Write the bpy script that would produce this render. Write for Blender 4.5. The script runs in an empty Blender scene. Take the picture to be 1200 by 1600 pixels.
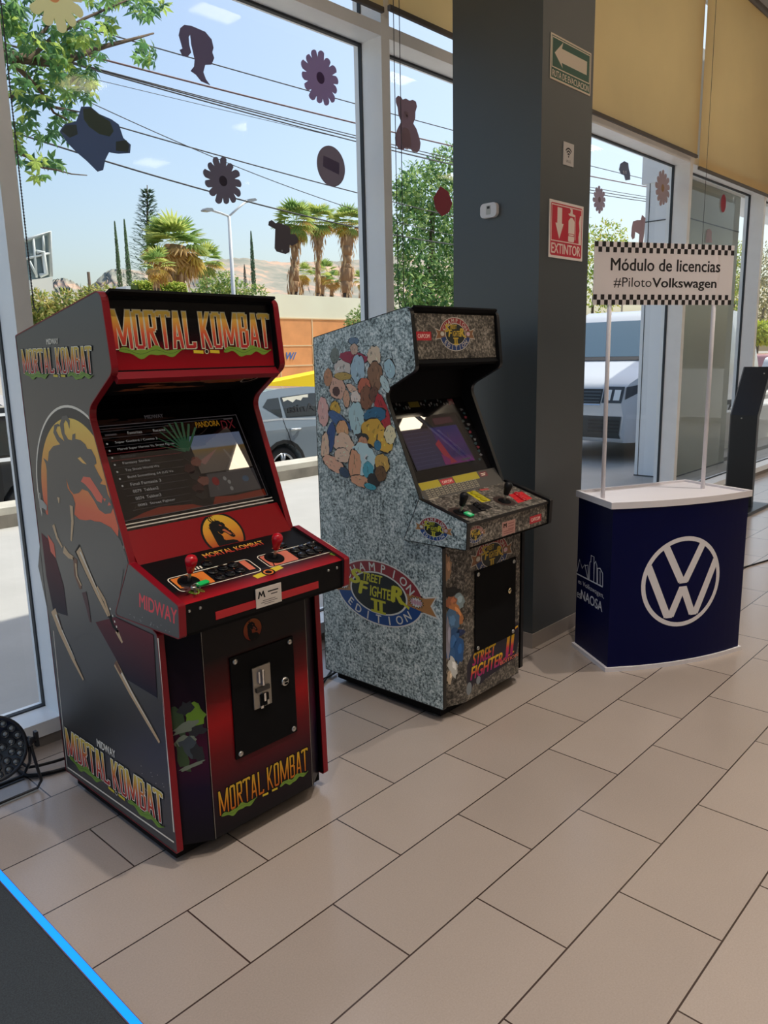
import bpy, bmesh, math, random
from mathutils import Vector, Matrix
from mathutils.geometry import tessellate_polygon
random.seed(7)
PI = math.pi
SC = bpy.context.scene
COL = SC.collection

# ------------------------------------------------------------------ camera
FPX = 1205.07                                    # focal length in pixels of the 1200 x 1600 frame
YAW, PITCH, ROLL = 0.7539, 0.2008, -0.0221
CAM = Vector((-1.0309, -1.7907, 1.5765))
_f = Vector((math.cos(YAW)*math.cos(PITCH), math.sin(YAW)*math.cos(PITCH), -math.sin(PITCH)))
_r = Vector((math.sin(YAW), -math.cos(YAW), 0))
_u = _r.cross(_f)
_r, _u = math.cos(ROLL)*_r + math.sin(ROLL)*_u, -math.sin(ROLL)*_r + math.cos(ROLL)*_u
cam = bpy.data.cameras.new('camera')
cam_o = bpy.data.objects.new('camera', cam)
COL.objects.link(cam_o)
M3 = Matrix((_r, _u, -_f)).transposed()
cam_o.matrix_world = Matrix.Translation(CAM) @ M3.to_4x4()
cam.sensor_fit = 'VERTICAL'; cam.sensor_height = 36.0; cam.lens = FPX/1600*36.0
cam.clip_start = 0.05; cam.clip_end = 3000
SC.camera = cam_o

def at(x, y, axis, val):
    """the point of the real plane (axis = val) that is seen at photograph pixel x, y"""
    d = _f + (x-600)/FPX*_r - (y-800)/FPX*_u
    t = (val-CAM[axis])/d[axis]
    return CAM + t*d

# ------------------------------------------------------------------ sky, sun, exposure
SC.view_settings.view_transform = 'Standard'
SC.view_settings.look = 'None'
SC.view_settings.exposure = 0.12
SC.view_settings.gamma = 1.0
SC.view_settings.use_curve_mapping = False
world = bpy.data.worlds.new('sky'); SC.world = world
world.use_nodes = True
_n = world.node_tree.nodes; _l = world.node_tree.links
_bg = _n['Background']
_sky = _n.new('ShaderNodeTexSky')
_sky.sky_type = 'NISHITA'
_sky.sun_disc = False
_sky.sun_elevation = math.radians(60); _sky.sun_rotation = math.radians(88)
_sky.air_density = 1.2; _sky.dust_density = 3.0; _sky.ozone_density = 2.0
_l.new(_sky.outputs[0], _bg.inputs[0])
_bg.inputs[1].default_value = 0.175
sun = bpy.data.lights.new('sun', 'SUN'); sun.energy = 4.4; sun.angle = math.radians(0.6); sun.color = (1, .93, .80)
sun_o = bpy.data.objects.new('sun', sun); COL.objects.link(sun_o)
SUNDIR = Vector((0.52, -0.19, 0.85)).normalized()
sun_o.rotation_euler = SUNDIR.to_track_quat('Z', 'Y').to_euler()
LAMP_STRENGTH = 12.0
DOWNLIGHT_WATTS = 320.0
SC.cycles.max_bounces = 10; SC.cycles.transparent_max_bounces = 24
SC.cycles.use_denoising = True
SC.cycles.sample_clamp_indirect = 8

# ------------------------------------------------------------------ materials
def lin(c):
    return tuple(((v/255)/12.92 if v/255 <= .04045 else ((v/255+.055)/1.055)**2.4) for v in c)
MATS = {}
def mat(name, rgb, rough=.5, metal=0, emit=0, spec=.5, trans=0, noise=0, nscale=20, bump=0, bscale=60, coat=0):
    if name in MATS: return MATS[name]
    m = bpy.data.materials.new(name); MATS[name] = m
    m.use_nodes = True
    nt = m.node_tree; b = nt.nodes['Principled BSDF']
    c = lin(rgb)
    b.inputs['Base Color'].default_value = (*c, 1)
    b.inputs['Roughness'].default_value = rough
    b.inputs['Metallic'].default_value = metal
    b.inputs['Specular IOR Level'].default_value = spec
    if coat: b.inputs['Coat Weight'].default_value = coat; b.inputs['Coat Roughness'].default_value = .08
    if emit:
        b.inputs['Emission Color'].default_value = (*c, 1); b.inputs['Emission Strength'].default_value = emit
    if noise or bump:
        tc = nt.nodes.new('ShaderNodeTexCoord')
        nz = nt.nodes.new('ShaderNodeTexNoise'); nz.inputs['Scale'].default_value = nscale; nz.inputs['Detail'].default_value = 4
        nt.links.new(tc.outputs['Object'], nz.inputs['Vector'])
        if noise:
            mx = nt.nodes.new('ShaderNodeMix'); mx.data_type = 'RGBA'
            mx.inputs['A'].default_value = (*[v*(1-noise) for v in c], 1)
            mx.inputs['B'].default_value = (*[min(1, v*(1+noise)) for v in c], 1)
            rp = nt.nodes.new('ShaderNodeMapRange'); rp.inputs[1].default_value = .3; rp.inputs[2].default_value = .7
            nt.links.new(nz.outputs[0], rp.inputs[0]); nt.links.new(rp.outputs[0], mx.inputs['Factor'])
            nt.links.new(mx.outputs['Result'], b.inputs['Base Color'])
        if bump:
            n2 = nt.nodes.new('ShaderNodeTexNoise'); n2.inputs['Scale'].default_value = bscale; n2.inputs['Detail'].default_value = 3
            nt.links.new(tc.outputs['Object'], n2.inputs['Vector'])
            bp = nt.nodes.new('ShaderNodeBump'); bp.inputs['Strength'].default_value = bump; bp.inputs['Distance'].default_value = .02
            nt.links.new(n2.outputs[0], bp.inputs['Height']); nt.links.new(bp.outputs[0], b.inputs['Normal'])
    if trans:
        out = nt.nodes['Material Output']
        tr = nt.nodes.new('ShaderNodeBsdfTranslucent'); tr.inputs[0].default_value = (*c, 1)
        ms = nt.nodes.new('ShaderNodeMixShader'); ms.inputs[0].default_value = trans
        nt.links.new(b.outputs[0], ms.inputs[1]); nt.links.new(tr.outputs[0], ms.inputs[2]); nt.links.new(ms.outputs[0], out.inputs[0])
        for l in list(nt.links):
            if l.to_socket == b.inputs['Base Color']: nt.links.new(l.from_socket, tr.inputs[0])
    return m

def ramp_mat(name, stops, axis='V', rough=.5, spec=.2, emit=0):
    """printed colour fade running along the artwork's own UV map"""
    if name in MATS: return MATS[name]
    m = bpy.data.materials.new(name); MATS[name] = m; m.use_nodes = True
    nt = m.node_tree; b = nt.nodes['Principled BSDF']
    uv = nt.nodes.new('ShaderNodeUVMap'); uv.uv_map = 'UVMap'
    sp = nt.nodes.new('ShaderNodeSeparateXYZ'); nt.links.new(uv.outputs[0], sp.inputs[0])
    cr = nt.nodes.new('ShaderNodeValToRGB')
    while len(cr.color_ramp.elements) < len(stops): cr.color_ramp.elements.new(.5)
    for e, (p, c) in zip(cr.color_ramp.elements, stops): e.position = p; e.color = (*lin(c), 1)
    nt.links.new(sp.outputs['Y' if axis == 'V' else 'X'], cr.inputs[0])
    nt.links.new(cr.outputs[0], b.inputs['Base Color'])
    if emit:                                        # a lit screen: the picture is light, its glass is black
        nt.links.new(cr.outputs[0], b.inputs['Emission Color']); b.inputs['Emission Strength'].default_value = emit*.8
        nt.links.remove(b.inputs['Base Color'].links[0]); b.inputs['Base Color'].default_value = (.004, .004, .004, 1); spec = 1.0; rough = .012
    b.inputs['Roughness'].default_value = rough; b.inputs['Specular IOR Level'].default_value = spec
    return m

def granite_mat(name, st):
    m = bpy.data.materials.new(name); m.use_nodes = True
    nt = m.node_tree; b = nt.nodes['Principled BSDF']
    tc = nt.nodes.new('ShaderNodeTexCoord')
    n1 = nt.nodes.new('ShaderNodeTexNoise'); n1.inputs['Scale'].default_value = 85; n1.inputs['Detail'].default_value = 5; n1.inputs['Roughness'].default_value = .7
    n2 = nt.nodes.new('ShaderNodeTexNoise'); n2.inputs['Scale'].default_value = 24; n2.inputs['Detail'].default_value = 2
    nt.links.new(tc.outputs['Object'], n1.inputs[0]); nt.links.new(tc.outputs['Object'], n2.inputs[0])
    ad = nt.nodes.new('ShaderNodeMath'); ad.operation = 'MULTIPLY_ADD'; ad.inputs[1].default_value = .30
    nt.links.new(n2.outputs[0], ad.inputs[0]); nt.links.new(n1.outputs[0], ad.inputs[2])
    cr = nt.nodes.new('ShaderNodeValToRGB')
    while len(cr.color_ramp.elements) < 4: cr.color_ramp.elements.new(.5)
    for e, (p, c) in zip(cr.color_ramp.elements, st): e.position = p; e.color = (*lin(c), 1)
    nt.links.new(ad.outputs[0], cr.inputs[0]); nt.links.new(cr.outputs[0], b.inputs['Base Color'])
    b.inputs['Roughness'].default_value = .42
    MATS[name] = m
    return m

def floor_mat():
    m = bpy.data.materials.new('beige_floor_tiles'); m.use_nodes = True
    nt = m.node_tree; b = nt.nodes['Principled BSDF']
    tc = nt.nodes.new('ShaderNodeTexCoord')
    br = nt.nodes.new('ShaderNodeTexBrick')
    br.offset = .5; br.offset_frequency = 2; br.squash = 1
    br.inputs['Scale'].default_value = 1; br.inputs['Mortar Size'].default_value = .0026; br.inputs['Mortar Smooth'].default_value = .1
    br.inputs['Brick Width'].default_value = .6; br.inputs['Row Height'].default_value = .3; br.inputs['Bias'].default_value = 0
    br.inputs['Color1'].default_value = (*lin((171, 158, 148)), 1); br.inputs['Color2'].default_value = (*lin((162, 149, 139)), 1)
    br.inputs['Mortar'].default_value = (*lin((62, 48, 42)), 1)
    nt.links.new(tc.outputs['Object'], br.inputs['Vector'])
    nz = nt.nodes.new('ShaderNodeTexNoise'); nz.inputs['Scale'].default_value = 220; nz.inputs['Detail'].default_value = 3
    nt.links.new(tc.outputs['Object'], nz.inputs['Vector'])
    n2 = nt.nodes.new('ShaderNodeTexNoise'); n2.inputs['Scale'].default_value = 3; n2.inputs['Detail'].default_value = 3
    nt.links.new(tc.outputs['Object'], n2.inputs['Vector'])
    def mr(src, a, c):
        r = nt.nodes.new('ShaderNodeMapRange'); r.inputs[1].default_value = .3; r.inputs[2].default_value = .7; r.inputs[3].default_value = a; r.inputs[4].default_value = c
        nt.links.new(src, r.inputs[0]); return r.outputs[0]
    mu = nt.nodes.new('ShaderNodeMath'); mu.operation = 'MULTIPLY'
    nt.links.new(mr(nz.outputs[0], .93, 1.05), mu.inputs[0]); nt.links.new(mr(n2.outputs[0], .98, 1.02), mu.inputs[1])
    mx = nt.nodes.new('ShaderNodeVectorMath'); mx.operation = 'SCALE'
    nt.links.new(br.outputs[0], mx.inputs[0]); nt.links.new(mu.outputs[0], mx.inputs['Scale'])
    nt.links.new(mx.outputs[0], b.inputs['Base Color'])
    b.inputs['Roughness'].default_value = .23
    bp = nt.nodes.new('ShaderNodeBump'); bp.inputs['Strength'].default_value = .3; bp.inputs['Distance'].default_value = .002; bp.invert = True
    nt.links.new(br.outputs['Fac'], bp.inputs['Height']); nt.links.new(bp.outputs[0], b.inputs['Normal'])
    b.inputs['Specular IOR Level'].default_value = .85
    return m

def glass_mat(name, tint=(250, 253, 252), k=1.0):
    m = bpy.data.materials.new(name); m.use_nodes = True
    nt = m.node_tree; out = nt.nodes['Material Output']; nt.nodes.remove(nt.nodes['Principled BSDF'])
    t = nt.nodes.new('ShaderNodeBsdfTransparent'); t.inputs[0].default_value = (*lin(tint), 1)
    g = nt.nodes.new('ShaderNodeBsdfGlossy'); g.inputs['Roughness'].default_value = .035
    f = nt.nodes.new('ShaderNodeFresnel'); f.inputs[0].default_value = 1.45
    mu = nt.nodes.new('ShaderNodeMath'); mu.operation = 'MULTIPLY'; mu.inputs[1].default_value = k
    nt.links.new(f.outputs[0], mu.inputs[0])
    ms = nt.nodes.new('ShaderNodeMixShader')
    nt.links.new(mu.outputs[0], ms.inputs[0]); nt.links.new(t.outputs[0], ms.inputs[1]); nt.links.new(g.outputs[0], ms.inputs[2])
    nt.links.new(ms.outputs[0], out.inputs[0])
    MATS[name] = m
    return m

# ------------------------------------------------------------------ mesh building
class MB:
    """collects faces of several materials and links them as one mesh object"""
    def __init__(s): s.v = []; s.f = []; s.m = []; s.uv = []; s.mats = []; s.sm = []
    def mi(s, m):
        if m not in s.mats: s.mats.append(m)
        return s.mats.index(m)
    def face(s, pts, m, uv=None, smooth=False):
        b = len(s.v); s.v += [tuple(p) for p in pts]
        s.f.append(list(range(b, b+len(pts)))); s.m.append(s.mi(m)); s.uv.append(uv); s.sm.append(smooth)
    def mesh(s, vs, fs, m, smooth=False, uvs=None):
        b = len(s.v); s.v += [tuple(p) for p in vs]; k = s.mi(m)
        for f in fs:
            s.f.append([b+i for i in f]); s.m.append(k); s.uv.append([uvs[i] for i in f] if uvs else None); s.sm.append(smooth)
        return s
    def box(s, a, c, m, M=None):
        x0, y0, z0 = a; x1, y1, z1 = c
        vs = [(x0,y0,z0),(x1,y0,z0),(x1,y1,z0),(x0,y1,z0),(x0,y0,z1),(x1,y0,z1),(x1,y1,z1),(x0,y1,z1)]
        if M is not None: vs = [M @ Vector(p) for p in vs]
        return s.mesh(vs, [(0,3,2,1),(4,5,6,7),(0,1,5,4),(1,2,6,5),(2,3,7,6),(3,0,4,7)], m)
    def prism(s, poly, f, m, mside=None, smooth=False):
        """poly: 2-D outline, f(u, v, 0 or 1) gives the 3-D point of either cap"""
        n = len(poly); a = [Vector(f(u, v, 0)) for u, v in poly]; c = [Vector(f(u, v, 1)) for u, v in poly]
        tri = tessellate_polygon([[Vector((u, v, 0)) for u, v in poly]])
        s.mesh(a, [t[::-1] for t in tri], m); s.mesh(c, list(tri), m)
        s.mesh(a+c, [(i, (i+1) % n, n+(i+1) % n, n+i) for i in range(n)], mside or m, smooth)
        return s
    def lathe(s, prof, m, M=None, seg=24, smooth=True):
        vs = []; fs = []; k = len(prof)
        for i in range(seg):
            a = 2*PI*i/seg
            vs += [Vector((r*math.cos(a), r*math.sin(a), z)) for r, z in prof]
        for i in range(seg):
            j = (i+1) % seg
            fs += [(i*k+q, j*k+q, j*k+q+1, i*k+q+1) for q in range(k-1)]
        if M is not None: vs = [M @ p for p in vs]
        s.mesh(vs, fs, m, smooth)
        s.mesh([vs[i*k] for i in range(seg)][::-1], [list(range(seg))], m); s.mesh([vs[i*k+k-1] for i in range(seg)], [list(range(seg))], m)
        return s
    def tube(s, pts, r, m, seg=8, r1=None):
        pts = [Vector(p) for p in pts]; n = len(pts); vs = []; fs = []
        for i, p in enumerate(pts):
            t = (pts[min(i+1, n-1)]-pts[max(i-1, 0)]).normalized()
            a = t.orthogonal() if i == 0 else (prev - t*prev.dot(t))
            a.normalize(); prev = a.copy(); bb = t.cross(a)
            rr = r if r1 is None else r+(r1-r)*i/(n-1)
            vs += [p+rr*(math.cos(2*PI*k/seg)*a+math.sin(2*PI*k/seg)*bb) for k in range(seg)]
        for i in range(n-1):
            for k in range(seg):
                q = (k+1) % seg
                fs.append((i*seg+k, i*seg+q, (i+1)*seg+q, (i+1)*seg+k))
        fs.append(list(range(seg))[::-1]); fs.append(list(range((n-1)*seg, n*seg)))
        return s.mesh(vs, fs, m, True)
    def build(s, name, parent=None, M=None):
        me = bpy.data.meshes.new(name); me.from_pydata(s.v, [], s.f)
        for m in s.mats: me.materials.append(m)
        me.polygons.foreach_set('material_index', s.m); me.polygons.foreach_set('use_smooth', s.sm)
        if any(u for u in s.uv):
            ul = me.uv_layers.new(name='UVMap')
            for p, u in zip(me.polygons, s.uv):
                if u:
                    for li, c in zip(p.loop_indices, u): ul.data[li].uv = c
        me.update()
        o = bpy.data.objects.new(name, me); COL.objects.link(o)
        if parent is not None:
            o.parent = parent; o.matrix_parent_inverse = pmat(parent).inverted()
        if M is not None: o.matrix_world = M
        return o

def pmat(o):
    m = o.matrix_basis
    if o.parent is not None: m = pmat(o.parent) @ o.matrix_parent_inverse @ m
    return m
def tag(o, label, cat, group=None, kind=None):
    o['label'] = label; o['category'] = cat
    if group: o['group'] = group
    if kind: o['kind'] = kind
    return o
def thing(name, loc, label, cat, group=None, rz=0):
    o = bpy.data.objects.new(name, None); COL.objects.link(o)
    o.empty_display_size = .1
    o.matrix_basis = Matrix.Translation(Vector(loc)) @ Matrix.Rotation(rz, 4, 'Z')
    return tag(o, label, cat, group)
def struct(o): o['kind'] = 'structure'; return o
def box_obj(name, a, c, m, parent=None): return MB().box(a, c, m).build(name, parent)
def bevel(o, w=.004, seg=2):
    md = o.modifiers.new('bevel', 'BEVEL'); md.width = w; md.segments = seg; md.limit_method = 'ANGLE'; md.angle_limit = math.radians(40)
    return o

def round_poly(pts, rad, seg=5):
    out = []; n = len(pts)
    for i in range(n):
        p = Vector(pts[i]); r = rad[i] if isinstance(rad, (list, tuple)) else rad
        if r <= 0: out.append(tuple(p)); continue
        a = Vector(pts[i-1])-p; b = Vector(pts[(i+1) % n])-p
        ang = a.angle(b)/2
        d = min(r/math.tan(ang), a.length*.45, b.length*.45); r = d*math.tan(ang)
        a.normalize(); b.normalize()
        c = p+(a+b).normalized()*(r/math.sin(ang))
        s0 = p+a*d-c; s1 = p+b*d-c
        t0 = math.atan2(s0.y, s0.x); t1 = math.atan2(s1.y, s1.x)
        dt = (t1-t0+PI) % (2*PI)-PI
        out += [(c.x+r*math.cos(t0+dt*k/seg), c.y+r*math.sin(t0+dt*k/seg)) for k in range(seg+1)]
    return out
def ellipse(cx, cy, rx, ry, n=28, a0=0, a1=2*PI, rot=0):
    full = abs(a1-a0) > 6.28
    k = n if full else n+1
    out = []
    for i in range(k):
        a = a0+(a1-a0)*i/n
        x, y = rx*math.cos(a), ry*math.sin(a)
        out.append((cx+x*math.cos(rot)-y*math.sin(rot), cy+x*math.sin(rot)+y*math.cos(rot)))
    return out
def rrect(x0, y0, x1, y1, r): return round_poly([(x0,y0),(x1,y0),(x1,y1),(x0,y1)], r)

_TXT = {}
def glyphs(txt, bold=0, shear=0):
    """flat triangles of a line of lettering at size 1, with its width and height"""
    key = (txt, bold, shear)
    if key in _TXT: return _TXT[key]
    cu = bpy.data.curves.new('lettering', 'FONT'); cu.body = txt; cu.size = 1; cu.resolution_u = 3
    cu.shear = shear; cu.fill_mode = 'BOTH'
    o = bpy.data.objects.new('lettering', cu); COL.objects.link(o)
    dg = bpy.context.evaluated_depsgraph_get(); me = bpy.data.meshes.new_from_object(o.evaluated_get(dg))
    vs = [(v.co.x, v.co.y) for v in me.vertices]; fs = [tuple(p.vertices) for p in me.polygons]
    bpy.data.objects.remove(o); bpy.data.curves.remove(cu); bpy.data.meshes.remove(me)
    x0 = min(v[0] for v in vs); x1 = max(v[0] for v in vs); y0 = min(v[1] for v in vs); y1 = max(v[1] for v in vs)
    if bold > 0:                                   # heavier weight: copies shifted by a hair
        n = len(vs); V, F = [], []
        for j, (dx, dy) in enumerate(((-bold, 0), (bold, 0), (0, bold*.6), (0, -bold*.6))):
            V += [(q[0]+dx, q[1]+dy, j*.16) for q in vs]; F += [tuple(i+j*n for i in f) for f in fs]
        vs, fs = V, F; x0 -= bold; x1 += bold; y0 -= bold*.6; y1 += bold*.6
    _TXT[key] = (vs, fs, x0, y0, x1, y1)
    return _TXT[key]

class Art:
    """artwork printed on a flat face: layers a few tenths of a millimetre apart"""
    def __init__(s, o, ex, ey, warp=None, step=.00016):
        s.o = Vector(o); s.ex = Vector(ex).normalized(); s.ey = Vector(ey).normalized(); s.n = s.ex.cross(s.ey); s.mb = MB(); s.warp = warp; s.step = step
    def p(s, u, v, layer):
        if s.warp: return s.warp(u, v, layer*s.step)
        return s.o+u*s.ex+v*s.ey+layer*s.step*s.n
    def uv_of(s, P):
        d = Vector(P)-s.o
        return (d.dot(s.ex), d.dot(s.ey))
    clip = None
    def poly(s, pts, m, layer=1, box=None):
        if s.clip:
            pts = clip_half(clip_half(pts, 0, 1, s.clip[0]), 0, -1, -s.clip[1])
            if len(pts) < 3: return
        if box is None:
            us = [q[0] for q in pts]; vs = [q[1] for q in pts]; box = (min(us), min(vs), max(us), max(vs))
        w = max(box[2]-box[0], 1e-6); h = max(box[3]-box[1], 1e-6)
        uv = [((u-box[0])/w, (v-box[1])/h) for u, v in pts]
        P = [s.p(u, v, layer) for u, v in pts]
        tri = tessellate_polygon([[Vector((u, v, 0)) for u, v in pts]])
        s.mb.mesh(P, list(tri), m, False, uv)
    def ring(s, outer, inner, m, layer=1):
        n = len(outer); P = [s.p(u, v, layer) for u, v in outer+inner]
        s.mb.mesh(P, [(i, (i+1) % n, n+(i+1) % n, n+i) for i in range(n)], m, False, [(0, 0)]*(2*n))
    def line(s, pts, w, m, layer=1, closed=False, w1=None):
        n = len(pts); L = []; R = []
        for i in range(n):
            a = Vector(pts[i-1] if (i or closed) else pts[i]); c = Vector(pts[(i+1) % n] if (i < n-1 or closed) else pts[i])
            t = (c-a); t.normalize(); nn = Vector((-t.y, t.x)); ww = (w if w1 is None else w+(w1-w)*i/(n-1))/2
            L.append(tuple(Vector(pts[i])+nn*ww)); R.append(tuple(Vector(pts[i])-nn*ww))
        k = n if closed else n-1
        P = [s.p(u, v, layer) for u, v in L+R]
        s.mb.mesh(P, [(i, n+i, n+(i+1) % n, (i+1) % n) for i in range(k)], m, False, [(0, 0)]*(2*n))
    def text(s, txt, x, y, h, m, layer=2, w=None, bold=0, shear=0, align='C', fn=None):
        """lettering whose own box is h high (and w wide, if given), centred or left-aligned on x, standing on y"""
        vs, fs, x0, y0, x1, y1 = glyphs(txt, bold, shear)
        k = h/(y1-y0); kx = k if w is None else w/(x1-x0); W = (x1-x0)*kx
        ox = x-W/2 if align == 'C' else x
        q = [(ox+(g[0]-x0)*kx, y+(g[1]-y0)*k) for g in vs]
        uv = [((g[0]-x0)/(x1-x0), (g[1]-y0)/(y1-y0)) for g in vs]; dz = [g[2] if len(g) > 2 else 0 for g in vs]
        if fn: q = [fn(*t) for t in q]
        s.mb.mesh([s.p(g[0], g[1], layer+d) for g, d in zip(q, dz)], fs, m, False, uv)
    def arc_text(s, txt, cx, cy, rx, ry, a0, a1, h, m, layer=2, bold=0, wk=.8, inside=False):
        """letters one by one along an ellipse, from angle a0 to a1"""
        n = len(txt)
        for i, ch in enumerate(txt):
            a = a0+(a1-a0)*((i+.5)/n)
            vs, fs, x0, y0, x1, y1 = glyphs(ch, bold, 0)
            k = h/.73
            px, py = cx+rx*math.cos(a), cy+ry*math.sin(a)
            tx, ty = rx*math.sin(a), -ry*math.cos(a)
            if inside: tx, ty = -tx, -ty
            t = math.hypot(tx, ty); tx /= t; ty /= t
            P = []
            for g in vs:
                u, v = g[0], g[1]
                uu = (u-(x0+x1)/2)*k*wk; vv = (v-.36)*k
                P.append(s.p(px+uu*tx-vv*ty, py+uu*ty+vv*tx, layer+(g[2] if len(g) > 2 else 0)))
            s.mb.mesh(P, fs, m, False, [(0, 0)]*len(P))
    def build(s, name, parent=None): return s.mb.build(name, parent)

# ================================================================== the room
WALL = mat('wall_paint', (205, 200, 192), .8); WALLD = mat('dark_back_wall', (58, 54, 52), .8)
FRAME = mat('window_frame_aluminium', (248, 250, 251), .35, noise=.03, nscale=8)
GASKET = mat('black_gasket', (52, 56, 60), .6)
GLASS = glass_mat('window_glass', k=.55)
BLACK = mat('black_plastic', (18, 18, 20), .45, spec=.25)
MATTE = mat('matte_black', (12, 12, 14), .7, spec=.12)
WHITE = mat('white_laminate', (232, 230, 232), .45)
STEEL = mat('brushed_steel', (190, 188, 182), .28, metal=1)
CHROME = mat('chrome', (215, 215, 215), .12, metal=1)
YF, YG = 1.303, 1.462                       # room side of the window frames, glass
XL, XR, YB, ZC = -2.7, 16.0, -12.0, 5.2
fl = box_obj('floor', (XL, YB, -.12), (XR, 1.62, 0), floor_mat()); struct(fl)
struct(box_obj('ceiling', (XL-.2, YB-.2, ZC), (XR+.2, 1.9, ZC+.25), WALL))
struct(box_obj('wall_back', (XL-.2, YB-.2, -.1), (XR+.2, YB, ZC), WALLD))
for side, x in (('left', XL-.1), ('right', XR+.1)):      # unseen glazed ends; the left is added close in to light left-facing sides
    m = MB().box((x-.06, YB, 0), (x+.06, 1.30, .1), FRAME).box((x-.06, YB, 4.95), (x+.06, 1.30, ZC), FRAME)
    for y in (-1.1, .1): m.box((x-.06, y-.04, .1), (x+.06, y+.04, 4.95), FRAME)
    m.box((x-.06, YB, .1), (x+.06, -2.3, 4.95), WALLD)
    struct(m.build('wall_'+side))
    m = MB(); m.face([(x, -2.3, .1), (x, 1.30, .1), (x, 1.30, 4.95), (x, -2.3, 4.95)], GLASS); struct(m.build('window_unseen_'+side))
struct(box_obj('wall_facade', (XL-.2, 1.31, 4.95), (XR+.2, 1.60, 5.5), mat('facade_panel', (188, 190, 192), .6)))
MULL = [2.356+2.09*k for k in range(-2, 7)]
mu = MB(); 
for x in MULL:
    w = .033
    mu = MB().box((x-w, YF, 0), (x+w, YG+.05, 4.96), FRAME)
    mu.box((x-w-.006, YG-.012, .10), (x+w+.006, YG+.012, 4.9), GASKET)
    struct(mu.build('trim_mullion'))
hd = MB().box((XL, YF+.001, 3.255), (XR, YG+.05, 3.318), FRAME).box((XL, YG-.012, 3.243), (XR, YG+.012, 3.330), GASKET)
struct(hd.build('trim_transom'))
sl = MB().box((XL, YF, .045), (XR, YG+.05, .107), FRAME).box((XL, YG-.012, .105), (XR, YG+.012, .114), GASKET)
struct(sl.build('trim_sill'))
struct(box_obj('baseboard_window', (XL, YF+.006, 0), (XR, YG+.04, .045), mat('grey_baseboard', (134, 124, 116), .6)))
k = 1
for a, c in zip(MULL[:-1], MULL[1:]):
    for z0, z1 in ((.107, 3.255), (3.318, 4.96)):
        m = MB(); m.face([(a+.03, YG, z0), (c-.03, YG, z0), (c-.03, YG, z1), (a+.03, YG, z1)], GLASS)
        struct(m.build('window_%d' % k)); k += 1

# ceiling lights
LIGHT = mat('lit_light_panel', (255, 236, 205), .5, emit=LAMP_STRENGTH)
for i, x in enumerate((-.91, 1.77, 4.45, 7.30, 9.9, 12.5)):
    for j, y in enumerate((-2.60, -5.75, -8.85)):
        t = thing('ceiling_light', (x, y, ZC-.03), 'square recessed ceiling light panel glowing warm white', 'light', 'ceiling light panels')
        MB().box((x-.28, y-.28, ZC-.03), (x+.28, y+.28, ZC-.001), WHITE).build('frame', t)
        MB().box((x-.25, y-.25, ZC-.036), (x+.25, y+.25, ZC-.030), LIGHT).build('diffuser', t)

for x in (-1.6, .8, 3.4, 6.0, 8.9, 11.8, 14.7):
    for y in (-1.2, -4.1, -7.0, -9.9):
        t = thing('ceiling_downlight', (x, y, ZC-.01), 'small round recessed ceiling downlight', 'light', 'recessed downlights')
        MB().lathe([(.05, -.03), (.062, -.03), (.062, .005), (.05, .005)], WHITE, Matrix.Translation((x, y, ZC-.005)), 20).build('trim_ring', t)
        ld = bpy.data.lights.new('downlight_lamp', 'SPOT'); ld.energy = DOWNLIGHT_WATTS; ld.color = (1, .91, .82); ld.spot_size = math.radians(76); ld.spot_blend = .8; ld.shadow_soft_size = .05
        lo_ = bpy.data.objects.new('downlight_lamp', ld); COL.objects.link(lo_); lo_.location = (x, y, ZC-.05)

# pillar with tiled foot
PIL = mat('dark_pillar_paint', (54, 60, 62), .42, spec=1.0, noise=.03, nscale=3)
px0, px1, py0, py1 = 2.387, 2.872, .339, .868
struct(box_obj('wall_pillar', (px0, py0, 0), (px1, py1, ZC), PIL))
bb = MB().box((px0-.006, py0-.006, 0), (px1+.006, py1+.006, .082), mat('pillar_foot_tile', (150, 140, 132), .4))
struct(bb.build('baseboard_pillar'))

# roller blinds and their cords
BLIND = mat('tan_blind_fabric', (246, 226, 184), .85, trans=.7, noise=.05, nscale=1.2)
BLINDG = mat('bottom_bar_grey', (96, 88, 80), .6)
def blind(x0, x1, zb, label, y=1.262):
    t = thing('roller_blind', ((x0+x1)/2, y, zb), label, 'blind', 'roller blinds over the upper windows')
    MB().box((x0, y, zb+.02), (x1, y+.003, 4.9), BLIND).build('fabric', t)
    bevel(MB().box((x0, y-.01, zb), (x1, y+.013, zb+.028), BLINDG).build('bottom_bar', t), .004)
    MB().tube([(x0, y, 4.93), (x1, y, 4.93)], .035, BLINDG, 12).build('roller', t)
blind(.31, 2.30, 3.345, 'tan roller blind over the large left window pane')
blind(2.345, 4.40, 3.372, 'tan roller blind left of the dark pillar, a gap of sky under it')
blind(4.50, 6.545, 3.292, 'tan roller blind right beside the dark pillar, above the skull-shaped cut-out')
blind(6.60, 8.62, 3.205, 'tan roller blind hanging lowest, above the white banner')
blind(8.68, 10.7, 3.20, 'tan roller blind at the far right edge of the photo')
blind(-1.76, .24, 3.345, 'tan roller blind above the far left pane')
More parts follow.
